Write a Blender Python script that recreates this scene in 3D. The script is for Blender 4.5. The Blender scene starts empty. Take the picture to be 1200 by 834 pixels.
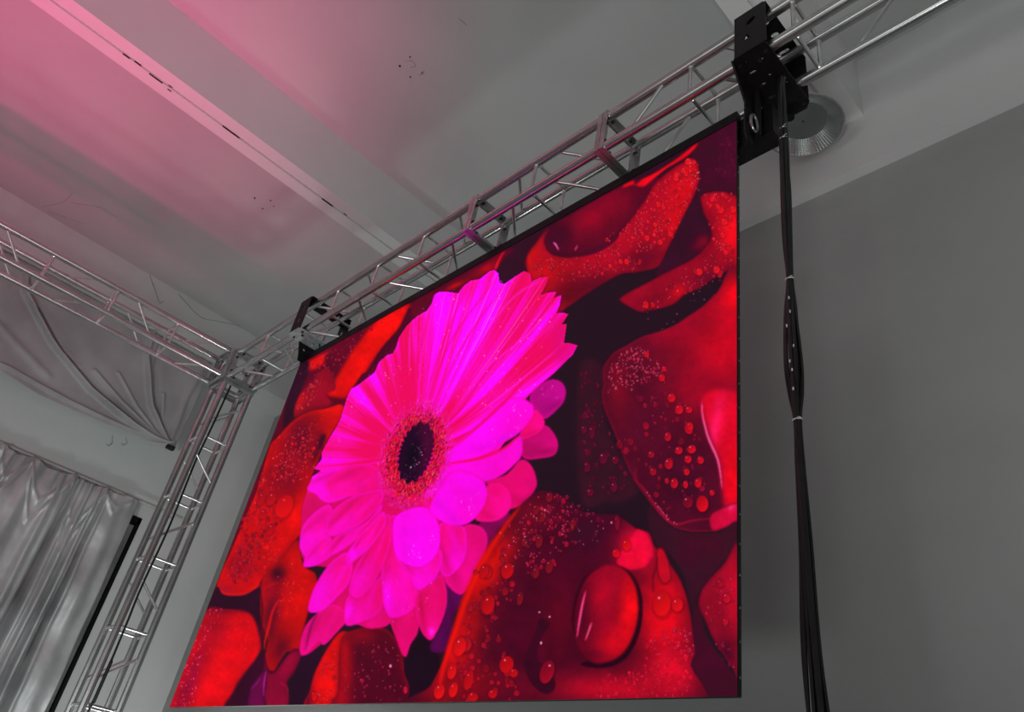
import bpy, bmesh, math, random
import numpy as np
from mathutils import Vector, Matrix

C = bpy.context.scene.collection
SC = bpy.context.scene
PI = math.pi

# ------------------------------------------------------------------ camera
cam_data = bpy.data.cameras.new('camera')
cam_data.sensor_fit = 'HORIZONTAL'
cam_data.sensor_width = 36.0
cam_data.lens = 27.195
cam_data.clip_start = 0.05
cam = bpy.data.objects.new('camera', cam_data)
C.objects.link(cam)
H = 1.55                                     # eye height above the floor
cam.matrix_world = Matrix(((0.70317964, 0.30065243, 0.64431864, 0),
                           (0.69272252, -0.49390907, -0.5255372, 0),
                           (0.16023078, 0.81588109, -0.55557551, H),
                           (0, 0, 0, 1)))
SC.camera = cam

# ------------------------------------------------------------------ world, lamps, exposure
SC.view_settings.view_transform = 'Standard'
SC.view_settings.look = 'None'
SC.view_settings.exposure = 0.22
SC.view_settings.gamma = 1.0
SC.view_settings.use_curve_mapping = False
w = bpy.data.worlds.new('world')
SC.world = w
w.use_nodes = True
w.node_tree.nodes['Background'].inputs[0].default_value = (0.5, 0.55, 0.54, 1)
w.node_tree.nodes['Background'].inputs[1].default_value = 0.03

def area(name, loc, target, size, energy, color, size_y=None, spread=PI):
    l = bpy.data.lights.new(name, 'AREA')
    l.energy = energy; l.color = color; l.size = size; l.spread = spread
    if size_y: l.shape = 'RECTANGLE'; l.size_y = size_y
    o = bpy.data.objects.new(name, l); C.objects.link(o)
    o.location = loc
    o.rotation_euler = (Vector(target) - Vector(loc)).to_track_quat('-Z', 'Y').to_euler()
    return o

def spot(name, loc, target, energy, color, cone, blend, radius):
    l = bpy.data.lights.new(name, 'SPOT')
    l.energy = energy; l.color = color; l.spot_size = math.radians(cone)
    l.spot_blend = blend; l.shadow_soft_size = radius
    o = bpy.data.objects.new(name, l); C.objects.link(o)
    o.location = loc
    o.rotation_euler = (Vector(target) - Vector(loc)).to_track_quat('-Z', 'Y').to_euler()
    return o

area('added_front_fill', (-2.5, -7.2, 1.6), (-3.5, 3, 2.2), 6.0, 62, (0.93, 1.0, 0.97), 2.6)  # added soft fill from behind the camera, no doors modelled there
area('added_side_fill', (5.3, -1.0, 1.6), (-2, 3, 1.6), 3.0, 30, (0.95, 1.0, 0.98), 2.4)  # added fill from the right, stands for no known door
lamp_p = bpy.data.lights.new('work_lamp_behind_screen', 'POINT'); lamp_p.energy = 62; lamp_p.color = (0.93, 1.0, 0.98); lamp_p.shadow_soft_size = 0.25
lamp_o = bpy.data.objects.new('work_lamp_behind_screen', lamp_p); C.objects.link(lamp_o); lamp_o.location = (-5.5, 2.72, 0.7)
area('added_ceiling_uplight', (0.2, -2.0, 0.3), (-0.2, 0.2, 6.2), 1.2, 44, (0.95, 1.0, 0.98), 0.6, math.radians(120))  # added unseen uplight that brightens the slab
area('added_left_wall_fill', (-0.8, -1.8, 1.1), (-8.4, 1.7, 3.6), 0.7, 24, (0.93, 1.0, 0.98), 0.5, math.radians(95))  # added fill to lift the left wall, curtain and sheet
area('added_low_right_fill', (3.6, 0.9, 0.5), (0.4, 3.3, 2.0), 1.2, 16, (0.86, 1.0, 0.95), 0.5)  # added unseen fill for the lower back wall at right
spot('added_pink_glow', (-3.6, -2.9, 0.5), (-4.9, -1.2, 6.2), 1250, (1.0, 0.01, 0.24), 58, 1.0, 0.25)  # added spot standing in for the screen's pink glow on the ceiling
spot('added_dim_pink_fill', (2.6, -1.5, 0.6), (-1.2, 3.3, 4.6), 60, (1.0, 0.30, 0.45), 50, 1.0, 0.3)  # added weak pink tint on the back beam and wall

# ------------------------------------------------------------------ materials
def nt(name):
    m = bpy.data.materials.new(name); m.use_nodes = True
    t = m.node_tree
    return m, t, t.nodes['Principled BSDF']

def add(t, kind, **kw):
    n = t.nodes.new(kind)
    for k, v in kw.items(): setattr(n, k, v)
    return n

def noise_color(name, c0, c1, scale=3.0, detail=6, rough=0.8, metal=0.0, bump=0.0, bscale=40, lo=0.35, hi=0.65,
                stretch=(1, 1, 1), rough2=None, spec=0.5, bdist=0.01):
    m, t, b = nt(name)
    tc = add(t, 'ShaderNodeTexCoord'); mp = add(t, 'ShaderNodeMapping')
    mp.inputs['Scale'].default_value = stretch
    t.links.new(tc.outputs['Object'], mp.inputs['Vector'])
    n = add(t, 'ShaderNodeTexNoise'); n.inputs['Scale'].default_value = scale; n.inputs['Detail'].default_value = detail
    t.links.new(mp.outputs[0], n.inputs['Vector'])
    r = add(t, 'ShaderNodeValToRGB')
    r.color_ramp.elements[0].position = lo; r.color_ramp.elements[1].position = hi
    r.color_ramp.elements[0].color = (*c0, 1); r.color_ramp.elements[1].color = (*c1, 1)
    t.links.new(n.outputs['Fac'], r.inputs['Fac']); t.links.new(r.outputs[0], b.inputs['Base Color'])
    b.inputs['Roughness'].default_value = rough; b.inputs['Metallic'].default_value = metal
    b.inputs['Specular IOR Level'].default_value = spec
    if rough2 is not None:
        mr = add(t, 'ShaderNodeMapRange'); mr.inputs['To Min'].default_value = rough; mr.inputs['To Max'].default_value = rough2
        t.links.new(n.outputs['Fac'], mr.inputs['Value']); t.links.new(mr.outputs[0], b.inputs['Roughness'])
    if bump:
        n2 = add(t, 'ShaderNodeTexNoise'); n2.inputs['Scale'].default_value = bscale; n2.inputs['Detail'].default_value = 8
        t.links.new(tc.outputs['Object'], n2.inputs['Vector'])
        bp = add(t, 'ShaderNodeBump'); bp.inputs['Strength'].default_value = bump; bp.inputs['Distance'].default_value = bdist
        t.links.new(n2.outputs['Fac'], bp.inputs['Height']); t.links.new(bp.outputs[0], b.inputs['Normal'])
    return m

M_wall = noise_color('painted_plaster', (0.55, 0.56, 0.555), (0.60, 0.61, 0.605), 0.9, 5, 0.75, bump=0.15, bscale=25)
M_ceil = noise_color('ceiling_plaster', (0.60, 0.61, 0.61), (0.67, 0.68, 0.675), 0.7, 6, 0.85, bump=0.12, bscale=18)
M_slab = noise_color('shade_toned_slab_plaster', (0.44, 0.45, 0.45), (0.51, 0.52, 0.515), 0.7, 6, 0.85, bump=0.12, bscale=18)  # same plaster as the beams, darkened to put the slab in shade
M_back = noise_color('shade_toned_back_wall', (0.33, 0.345, 0.34), (0.38, 0.395, 0.39), 0.9, 5, 0.75, bump=0.15, bscale=25)  # wall plaster with dimmer light put into its colour
M_left = noise_color('lit_toned_left_wall', (0.62, 0.635, 0.63), (0.70, 0.71, 0.705), 0.9, 5, 0.75, bump=0.15, bscale=25)  # wall plaster lightened so this side looks better lit
M_floor = noise_color('floor_concrete', (0.22, 0.22, 0.215), (0.30, 0.30, 0.295), 1.5, 8, 0.5, bump=0.1)
M_alu = noise_color('aluminium_tube', (0.56, 0.56, 0.56), (0.66, 0.66, 0.66), 5, 3, 0.26, 1.0)
M_alu_cast = noise_color('aluminium_plate', (0.42, 0.43, 0.43), (0.62, 0.63, 0.63), 14, 6, 0.42, 1.0, bump=0.12, bscale=70)
M_brace = noise_color('aluminium_brace', (0.68, 0.68, 0.68), (0.84, 0.84, 0.84), 14, 5, 0.28, 1.0)
M_black = noise_color('black_powder_coat', (0.004, 0.003, 0.004), (0.008, 0.006, 0.008), 30, 4, 0.5, 0.0, bump=0.1, bscale=300, spec=0.25)
M_bezel = noise_color('black_bezel', (0.003, 0.002, 0.004), (0.006, 0.004, 0.007), 20, 3, 0.4, spec=0.25)
M_cable = noise_color('black_rubber_cable', (0.004, 0.004, 0.005), (0.009, 0.009, 0.010), 25, 3, 0.38, spec=0.4)
M_steel = noise_color('zinc_bolt', (0.30, 0.30, 0.30), (0.45, 0.45, 0.45), 40, 3, 0.35, 1.0)
M_darkbolt = noise_color('dark_bolt', (0.02, 0.02, 0.02), (0.05, 0.05, 0.05), 40, 3, 0.4, 0.6)
M_tie = noise_color('clear_cable_tie', (0.45, 0.45, 0.45), (0.65, 0.65, 0.65), 30, 2, 0.4)
M_white = noise_color('white_conduit', (0.50, 0.50, 0.49), (0.60, 0.60, 0.59), 12, 4, 0.5)
M_sheet = noise_color('grey_plastic_sheet', (0.32, 0.31, 0.32), (0.42, 0.41, 0.42), 2.2, 8, 0.55, bump=0.25, bscale=9, bdist=0.02)
M_crack = noise_color('plaster_crack_shade', (0.22, 0.21, 0.21), (0.36, 0.35, 0.35), 30)
M_wire = noise_color('grey_wire', (0.10, 0.10, 0.10), (0.2, 0.2, 0.2), 10)
M_dark = noise_color('dark_hole', (0.01, 0.01, 0.01), (0.02, 0.02, 0.02), 30, 2, 0.9)
M_lit_grey = noise_color('lit_bracket_grey', (0.33, 0.37, 0.39), (0.55, 0.60, 0.62), 26, 8, 0.45, 0.3)  # light from below painted into the left bracket's bottom plate
M_lens = noise_color('frosted_lens', (0.15, 0.17, 0.165), (0.18, 0.20, 0.195), 4, 3, 0.6)
M_reflector = noise_color('fluted_reflector', (0.38, 0.41, 0.40), (0.50, 0.53, 0.52), 12, 3, 0.34, 1.0)
M_door = noise_color('door_panel_paint', (0.22, 0.22, 0.22), (0.30, 0.30, 0.30), 5, 3, 0.45)
M_curtain = noise_color('silver_satin_curtain', (0.40, 0.40, 0.41), (0.62, 0.62, 0.63), 2.6, 9, 0.40, 0.42,
                        bump=0.2, bscale=7, rough2=0.5, bdist=0.03)

# ------------------------------------------------------------------ mesh helpers
class MB:
    def __init__(s): s.v = []; s.f = []
    def add(s, v, f):
        k = len(s.v); s.v += [tuple(p) for p in v]; s.f += [tuple(i + k for i in q) for q in f]
    def box(s, lo, hi):
        x0, y0, z0 = lo; x1, y1, z1 = hi
        s.add([(x0, y0, z0), (x1, y0, z0), (x1, y1, z0), (x0, y1, z0), (x0, y0, z1), (x1, y0, z1), (x1, y1, z1), (x0, y1, z1)],
              [(0, 3, 2, 1), (4, 5, 6, 7), (0, 1, 5, 4), (1, 2, 6, 5), (2, 3, 7, 6), (3, 0, 4, 7)])
    def path(s, pts, r, n=12, caps=True, squash=None):
        pts = [Vector(p) for p in pts]; rs = r if isinstance(r, (list, tuple)) else [r] * len(pts)
        T = []
        for i in range(len(pts)):
            a = pts[max(0, i - 1)]; b = pts[min(len(pts) - 1, i + 1)]
            T.append((b - a).normalized())
        u = T[0].orthogonal().normalized(); V = []
        for i, p in enumerate(pts):
            if i:
                q = T[i - 1].rotation_difference(T[i]); u = q @ u
                u = (u - T[i] * u.dot(T[i])).normalized()
            w_ = T[i].cross(u)
            for k in range(n):
                a = 2 * PI * k / n
                V.append(p + (u * math.cos(a) + w_ * math.sin(a)) * rs[i])
        F = []
        for i in range(len(pts) - 1):
            for k in range(n):
                a = i * n + k; b = i * n + (k + 1) % n
                F.append((a, b, b + n, a + n))
        if caps:
            F.append(tuple(reversed(range(n)))); F.append(tuple((len(pts) - 1) * n + k for k in range(n)))
        s.add(V, F)
    def lathe(s, c, prof, n=48, axis='Z'):
        V = []; F = []
        for (r, z) in prof:
            for k in range(n):
                a = 2 * PI * k / n
                V.append((c[0] + r * math.cos(a), c[1] + r * math.sin(a), c[2] + z))
        for i in range(len(prof) - 1):
            for k in range(n):
                a = i * n + k; b = i * n + (k + 1) % n
                F.append((a, b, b + n, a + n))
        s.add(V, F)
    def build(s, name, mat, parent=None, smooth=True, angle=40):
        me = bpy.data.meshes.new(name); me.from_pydata(s.v, [], s.f)
        bm = bmesh.new(); bm.from_mesh(me); bmesh.ops.recalc_face_normals(bm, faces=bm.faces); bm.to_mesh(me); bm.free()
        me.materials.append(mat)
        if smooth:
            me.shade_smooth()
            try: me.set_sharp_from_angle(angle=math.radians(angle))
            except Exception: pass
        o = bpy.data.objects.new(name, me); C.objects.link(o)
        if parent: attach(o, parent)
        return o

def world_of(p):
    m = Matrix.Translation(p.location)
    return (world_of(p.parent) @ m) if p.parent else m
def attach(o, parent):
    o.parent = parent
    off = world_of(parent).translation
    if off.length and o.type == 'MESH': o.data.transform(Matrix.Translation(-off))
    return o

def thing(name, label, cat, loc, group=None):
    o = bpy.data.objects.new(name, None); C.objects.link(o); o.location = loc
    o.empty_display_size = 0.1
    o['label'] = label; o['category'] = cat
    if group: o['group'] = group
    return o
def tag(o, label, cat, group=None):
    o['label'] = label; o['category'] = cat
    if group: o['group'] = group
    return o
def structure(name, mb, mat, label=None, cat=None):
    o = mb.build(name, mat, smooth=False); o['kind'] = 'structure'
    if label: o['label'] = label
    if cat: o['category'] = cat
    return o

def plate(name, mat, parent, origin, ux, uy, outline, holes, thick):
    """flat plate with real holes: outline and holes are 2-D loops in the ux/uy plane"""
    ux = Vector(ux).normalized(); uy = Vector(uy).normalized(); n = ux.cross(uy)
    from mathutils.geometry import delaunay_2d_cdt
    pts = []; edges = []
    def loop(L):
        k = len(pts)
        for p in L: pts.append(Vector(p))
        for i in range(len(L)): edges.append((k + i, k + (i + 1) % len(L)))
    loop(outline)
    for h in holes: loop(h)
    vs, es, fs, *_ = delaunay_2d_cdt(pts, edges, [], 0, 1e-6)
    def inside(p, L):
        c = False
        for i in range(len(L)):
            x0, y0 = L[i - 1]; x1, y1 = L[i]
            if (y0 > p[1]) != (y1 > p[1]) and p[0] < (x1 - x0) * (p[1] - y0) / (y1 - y0) + x0: c = not c
        return c
    keep = []
    for f in fs:
        cx = sum(vs[i].x for i in f) / len(f); cy = sum(vs[i].y for i in f) / len(f)
        if inside((cx, cy), outline) and not any(inside((cx, cy), h) for h in holes): keep.append(f)
    bm = bmesh.new(); o = Vector(origin)
    bv = [bm.verts.new(o + ux * v.x + uy * v.y) for v in vs]
    for f in keep: bm.faces.new([bv[i] for i in f])
    for v in [v for v in bm.verts if not v.link_faces]: bm.verts.remove(v)
    r = bmesh.ops.extrude_face_region(bm, geom=bm.faces[:])
    bmesh.ops.translate(bm, verts=[g for g in r['geom'] if isinstance(g, bmesh.types.BMVert)], vec=n * thick)
    bmesh.ops.recalc_face_normals(bm, faces=bm.faces)
    me = bpy.data.meshes.new(name); bm.to_mesh(me); bm.free(); me.materials.append(mat)
    ob = bpy.data.objects.new(name, me); C.objects.link(ob)
    if parent: attach(ob, parent)
    return ob
def circ(cx, cy, r, n=12, sy=1.0, rot=0.0):
    L = []
    for k in range(n):
        a = 2 * PI * k / n; x = r * math.cos(a); y = r * sy * math.sin(a)
        L.append((cx + x * math.cos(rot) - y * math.sin(rot), cy + x * math.sin(rot) + y * math.cos(rot)))
    return L
def slot(cx, cy, l, wd, rot=0.0):
    L = []
    for k in range(5):
        a = -PI / 2 + PI * k / 4; L.append((l / 2 - wd / 2 + wd / 2 * math.cos(a), wd / 2 * math.sin(a)))
    for k in range(5):
        a = PI / 2 + PI * k / 4; L.append((-l / 2 + wd / 2 + wd / 2 * math.cos(a), wd / 2 * math.sin(a)))
    return [(cx + x * math.cos(rot) - y * math.sin(rot), cy + x * math.sin(rot) + y * math.cos(rot)) for x, y in L]

# ------------------------------------------------------------------ the room
XL, XR, YB, YF = -8.4, 6.0, 3.35, -8.0         # walls
ZS, ZB = 4.75 + H, 4.2 + H                     # slab, beam undersides
mb = MB(); mb.box((XL - 0.2, YF - 0.2, -0.15), (XR + 0.2, YB + 0.2, 0)); structure('floor', mb, M_floor)
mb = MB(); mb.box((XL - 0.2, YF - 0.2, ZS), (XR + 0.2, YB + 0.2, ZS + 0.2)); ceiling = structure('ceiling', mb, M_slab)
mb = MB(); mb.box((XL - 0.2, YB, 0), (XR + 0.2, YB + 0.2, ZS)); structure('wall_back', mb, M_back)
mb = MB(); mb.box((XR, YF, 0), (XR + 0.2, YB, ZS)); structure('wall_right', mb, M_wall)
mb = MB(); mb.box((XL, YF - 0.2, 0), (XR, YF, ZS)); structure('wall_front', mb, M_wall)
DOOR0, DOOR1, DOORT = -1.2, 2.40, 2.47 + H     # door opening in the left wall, mostly behind the curtain
mb = MB()
mb.box((XL - 0.2, YF, 0), (XL, DOOR0, ZS)); mb.box((XL - 0.2, DOOR1, 0), (XL, YB, ZS))
mb.box((XL - 0.2, DOOR0, DOORT), (XL, DOOR1, ZS)); structure('wall_left', mb, M_left)

# beams: one along each side wall, three across the slab, all as structure
def beam(name, lo, hi, label):
    mb = MB(); mb.box(lo, hi)
    o = structure(name, mb, M_ceil); o['label'] = label
    return o
beam('trim_1', (XL, YF, ZB), (-7.9, YB, ZS), 'white plastered ceiling beam along the left wall above the grey sheet')
beam('trim_2', (-7.9, 3.27, 3.78 + H), (XR, YB, ZS), 'white plastered beam running along the back wall')
def split_beam(name, xa, xb, label):
    """cross beam whose underside carries a narrow recessed joint along its middle"""
    g = 0.010; xm = xa + (xb - xa) * 0.50
    mb = MB()
    P = [(xa, ZS), (xa, ZB), (xm - g, ZB), (xm - g, ZB + 0.018), (xm + g, ZB + 0.018), (xm + g, ZB), (xb, ZB), (xb, ZS)]
    V = [(x, YF, z) for x, z in P] + [(x, 3.27, z) for x, z in P]; n = len(P)
    mb.add(V, [(i, (i + 1) % n, (i + 1) % n + n, i + n) for i in range(n)])
    o = structure(name, mb, M_ceil); o['label'] = label
    return o
split_beam('trim_3', -1.137 * 4.2, -1.078 * 4.2, 'pink lit plastered ceiling beam crossing the slab left of centre')
split_beam('trim_4', -0.331 * 4.2, -0.262 * 4.2, 'plastered ceiling beam meeting the back wall above the lamp')
beam('trim_5', (2.25, YF, ZB), (2.52, 3.27, ZS), 'plastered ceiling beam furthest right across the slab')

# conduit-like crumbs, anchor holes and stains left on slab and beams (small real pieces)
def specks(name, parent, pts, r=0.009, z=ZS, label=None):
    for (x, y, s) in pts:
        mb = MB(); mb.lathe((x, y, z - 0.004), [(0.0005, 0), (r * s, 0), (r * s, 0.006)], 8)
        o = mb.build(name, M_dark, parent)
specks('anchor_hole', ceiling, [(-3.59, 1.36, 1.0), (-3.50, 1.50, 0.6), (-3.47, 1.36, 0.7), (-3.60, 1.47, 0.7),
                                (-5.80, 1.38, 1.0), (-5.70, 1.49, 0.8), (-5.86, 1.50, 0.8), (-5.74, 1.55, 0.6)])
for x, y, dx in [(-4.66, -0.06, .05), (-4.65, 0.02, .05), (-4.665, 0.16, .10), (-4.64, 0.26, .03), (-4.68, 0.27, .03),
                 (-4.655, 0.75, .14), (-4.655, 1.62, .10), (-4.64, 1.79, .03)]:
    mb = MB(); mb.box((x - 0.004, y - dx / 2, ZB - 0.003), (x + 0.004, y + dx / 2, ZB + 0.004))
    mb.build('joint_gap', M_dark, bpy.data.objects['trim_3'], smooth=False)
# plaster cracks and torn spots on the slab and on the left wall
def crack(parent, pts, r=.0020):
    mb = MB(); mb.path(smooth_path(pts, 5), [r * (.5 + .5 * math.sin(3.1 * i / (5 * (len(pts) - 1)))) + .0006 for i in range(5 * (len(pts) - 1) + 1)], 5)
    mb.build('plaster_crack', M_crack, parent)
def wire(name, pts, r, mat, label, cat, group=None):
    P = smooth_path(pts, 8); mb = MB(); mb.path(P, r, 6)
    return tag(mb.build(name, mat), label, cat, group)
def smooth_path(pts, k=8):
    pts = [Vector(p) for p in pts]; out = []
    for i in range(len(pts) - 1):
        a = pts[max(0, i - 1)]; b = pts[i]; c = pts[i + 1]; d = pts[min(len(pts) - 1, i + 2)]
        for j in range(k):
            t = j / k
            out.append(0.5 * ((2 * b) + (-a + c) * t + (2 * a - 5 * b + 4 * c - d) * t * t + (-a + 3 * b - 3 * c + d) * t ** 3))
    out.append(pts[-1]); return out

CRACKS = [[(-7.83, 0.07), (-7.70, 0.126), (-7.527, 0.195), (-7.317, 0.208)], [(-7.85, 0.13), (-7.81, 0.178), (-7.76, 0.316), (-7.695, 0.45)],
          [(-7.485, 0.24), (-7.381, 0.356), (-7.277, 0.473), (-7.277, 0.629)], [(-2.967, 1.384), (-2.958, 1.407), (-2.958, 1.456)],
          [(-3.533, 1.358), (-3.487, 1.386), (-3.495, 1.433), (-3.537, 1.418)], [(-3.542, 1.497), (-3.499, 1.511), (-3.472, 1.497)]]
for L_ in CRACKS: crack(ceiling, [(x, y, ZS - .001) for x, y in L_])
for L_ in ([(1.763, 3.196), (1.794, 3.129), (1.779, 3.081), (1.75, 3.09)], [(1.897, 3.233), (1.927, 3.186), (1.904, 3.154), (1.88, 3.16)]):
    crack(bpy.data.objects['wall_left'], [(XL + .004, y, z - .05 + H) for y, z in L_], .004)
# ------------------------------------------------------------------ door frame behind the curtain
mb = MB()
mb.box((XL - 0.16, DOOR1 - 0.032, 0), (XL + 0.012, DOOR1, DOORT)); mb.box((XL - 0.16, DOOR0, 0), (XL + 0.012, DOOR0 + 0.07, DOORT))
mb.box((XL - 0.16, DOOR0, DOORT - 0.07), (XL + 0.012, DOOR1, DOORT))
door = structure('door_1', mb, M_bezel, None)
door['label'] = 'tall dark framed doorway half hidden behind the silver curtain'
for k in range(3):
    y1 = DOOR1 - 0.045 - k * 1.18; mb = MB()
    mb.box((XL - 0.045, y1 - 1.12, 0.01), (XL - 0.004, y1, DOORT - 0.09)); mb.build('door_leaf', M_door, door, smooth=False)

# ------------------------------------------------------------------ truss
S = 0.235
FY, BY = 1.845, 1.845 + S
Z0, Z1 = 3.085 + H, 3.085 + S + H
X1 = -5.925; X0 = X1 - S
R_CH, R_BR = 0.025, 0.0095

def truss_run(root, axis, a0, a1, nodes, bays, lo, hi, first_chords=True, chord_ends=None):
    """box truss along an axis. lo/hi: the two cross coordinates of the chord centres"""
    def P(t, c):
        if axis == 'X': return Vector((t, c[0], c[1]))
        if axis == 'Y': return Vector((c[0], t, c[1]))
        return Vector((c[0], c[1], t))
    (p0, q0), (p1, q1) = lo, hi
    cs = [(p0, q0), (p1, q0), (p1, q1), (p0, q1)]
    for c in cs:
        mb = MB(); mb.path([P(a0, c), P(a1, c)], R_CH, 20); mb.build('chord', M_alu, root)
    for t in nodes:
        for i in range(4):
            mb = MB(); a, b = P(t, cs[i]), P(t, cs[(i + 1) % 4]); d = (b - a).normalized()
            mb.path([a + d * R_CH * .7, b - d * R_CH * .7], R_BR, 10); o = mb.build('brace', M_brace, root)
            for e in (a + d * (R_CH + .001), b - d * (R_CH + .001)):       # weld beads
                w_ = MB(); w_.path([e - d * .004, e, e + d * .004], [R_BR + .001, R_BR + .0035, R_BR + .0005], 8)
                w_.build('weld', M_brace, o)
    for (t0, t1, face, way) in bays:
        m = (t0 + t1) / 2; h = S / 2 * 0.86
        prs = {'PQ0': (0, 1), 'PQ1': (3, 2), 'QP0': (0, 3), 'QP1': (1, 2)}
        for f in face:
            i, j = prs[f]
            a = P(m + (h if way == 'L' else -h), cs[i]); b = P(m - (h if way == 'L' else -h), cs[j])
            d = (b - a).normalized(); mb = MB()
            mb.path([a + d * R_CH * .9, b - d * R_CH * .9], R_BR, 10); mb.build('diagonal_brace', M_brace, root)

def bolt(root, p, ax, r=0.009, l=0.016, mat=None):
    mb = MB(); p = Vector(p); ax = Vector(ax).normalized()
    mb.path([p, p + ax * l], r, 6); return mb.build('bolt', mat or M_darkbolt, root)

def flange(root, axis, t, lo, hi, bolts=True):
    """pair of square end frames of angle bar bolted together at t"""
    (p0, q0), (p1, q1) = lo, hi; r = R_CH
    def box(u0, v0, u1, v1, t0, t1, mb):
        if axis == 'X': mb.box((t0, u0, v0), (t1, u1, v1))
        elif axis == 'Y': mb.box((u0, t0, v0), (u1, t1, v1))
        else: mb.box((u0, v0, t0), (u1, v1, t1))
    for s0, s1 in ((-0.030, -0.0015), (0.0015, 0.030)):
        mb = MB(); k = 0.010
        oi = s0 if s0 < 0 else s1 - 0.005          # outer lips make the angle profile
        inn = (-0.0065, -0.0015) if s0 < 0 else (0.0015, 0.0065)
        # web plates
        box(p0 - r, q0 - r, p1 + r, q0 - r + 0.042, t + inn[0], t + inn[1], mb)
        box(p0 - r, q1 + r - 0.042, p1 + r, q1 + r, t + inn[0], t + inn[1], mb)
        box(p0 - r, q0 - r, p0 - r + 0.042, q1 + r, t + inn[0], t + inn[1], mb)
        box(p1 + r - 0.042, q0 - r, p1 + r, q1 + r, t + inn[0], t + inn[1], mb)
        # lips along the outside
        box(p0 - r, q0 - r - 0.001, p1 + r, q0 - r + 0.004, t + s0, t + s1, mb)
        box(p0 - r, q1 + r - 0.004, p1 + r, q1 + r + 0.001, t + s0, t + s1, mb)
        box(p0 - r - 0.001, q0 - r, p0 - r + 0.004, q1 + r, t + s0, t + s1, mb)
        box(p1 + r - 0.004, q0 - r, p1 + r + 0.001, q1 + r, t + s0, t + s1, mb)
        fl = mb.build('joint_flange', M_alu_cast, root, smooth=False)
        if bolts and s0 > 0:
            ax = {'X': (1, 0, 0), 'Y': (0, 1, 0), 'Z': (0, 0, 1)}[axis]
            for u, v in ((p0 + .04, q0 - r + .021), (p1 - .04, q0 - r + .021), (p0 + .04, q1 + r - .021), (p1 - .04, q1 + r - .021),
                         (p0 - r + .021, q0 + .05), (p0 - r + .021, q1 - .05), (p1 + r - .021, q0 + .05), (p1 + r - .021, q1 - .05)):
                p = {'X': (t + 0.0065, u, v), 'Y': (u, t + 0.0065, v), 'Z': (u, v, t + 0.0065)}[axis]
                bolt(fl, p, ax)

lo, hi = (FY, Z0), (BY, Z1)
TB = ('PQ0', 'PQ1'); SD = ('QP0', 'QP1')
# left part of the beam over the screen
g1 = thing('roof_truss', 'aluminium box truss section over the left part of the screen, next to the corner', 'truss', (-4.36, FY, Z0))
truss_run(g1, 'X', X1 + 0.03, -2.875, [-5.37, -4.86, -4.36, -3.87, -3.37],
          [(-5.37, -4.86, TB, 'L'), (-4.86, -4.36, TB, 'R'), (-4.36, -3.87, TB, 'L'), (-3.87, -3.37, TB, 'R'), (-3.37, -2.9, TB, 'L'), (-5.86, -5.37, TB, 'R')], lo, hi)
g2 = thing('roof_truss', 'short aluminium box truss section between two bolted flange joints above the screen', 'truss', (-2.37, FY, Z0))
flange(g2, 'X', -2.875, lo, hi)
truss_run(g2, 'X', -2.875, -1.878, [-2.375], [(-2.86, -2.375, TB, 'L'), (-2.375, -1.89, TB, 'R')], lo, hi)
g3 = thing('roof_truss', 'aluminium box truss section passing through the large black bracket at top right', 'truss', (-0.4, FY, Z0))
flange(g3, 'X', -1.878, lo, hi)
truss_run(g3, 'X', -1.878, 1.12, [-1.36, -0.845, -0.35, 0.15, 0.65],
          [(-1.86, -1.36, SD, 'R'), (-1.36, -0.845, TB, 'R'), (-0.845, -0.35, SD, 'R'), (-0.35, 0.15, TB, 'L'), (0.15, 0.65, SD, 'R')], lo, hi)

# left arm coming towards the camera
llo, lhi = (X0, Z0), (X1, Z1)
g4 = thing('side_truss', 'aluminium box truss arm along the left, in front of the grey sheet', 'truss', (X1, FY, Z0))
yn = [1.31 - 0.503 * k for k in range(0, 9)]
bl = []
bl.append((1.31, 1.80, TB, 'R'))
for k in range(len(yn) - 1):
    bl.append((yn[k + 1], yn[k], SD if k % 2 == 0 else TB, 'R' if k % 2 else 'L'))
truss_run(g4, 'Y', -2.9, FY - 0.03, yn, bl, llo, lhi)
g4.rotation_euler.z = -0.022                      # the arm toes out a little
# corner block
g5 = thing('corner_block', 'bolted aluminium corner block joining the truss arms and the tower', 'truss corner', (X1, FY, Z0))
clo, chi = (X0, FY, Z0), (X1, BY, Z1)
for ax in range(3):
    for i in (0, 1):
        for j in (0, 1):
            a = [0, 0, 0]; o1, o2 = [k for k in range(3) if k != ax]
            a[o1] = (clo, chi)[i][o1]; a[o2] = (clo, chi)[j][o2]
            p = list(a); q = list(a); p[ax] = clo[ax]; q[ax] = chi[ax]
            mb = MB(); mb.path([p, q], R_CH, 16); mb.build('corner_bar', M_alu, g5)
for axis, t, l_, h_ in (('X', X1 + 0.033, (FY, Z0), (BY, Z1)), ('Y', FY - 0.033, (X0, Z0), (X1, Z1)), ('Z', Z0 - 0.033, (X0, FY), (X1, BY))):
    flange(g5, axis, t, l_, h_)
for i in (0, 1):                                    # cast corner webs with bolts
    for j in (0, 1):
        for k in (0, 1):
            x = (X0, X1)[i]; y = (FY, BY)[j]; z = (Z0, Z1)[k]
            sx = 1 if i == 0 else -1; sy = 1 if j == 0 else -1; sz = 1 if k == 0 else -1
            q = plate('corner_web', M_alu_cast, g5, (x, y + sy * 0.018, z), (sx, 0, 0), (0, 0, sz), [(0, 0), (.085, 0), (.07, .03), (.03, .07), (0, .085)], [], 0.004)
            bolt(q, (x + sx * .04, y + sy * .018, z + sz * .035), (0, -1, 0), .008, .012)
            bolt(q, (x + sx * .04, y + sy * .018, z + sz * .035), (0, 1, 0), .008, .014)
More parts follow.
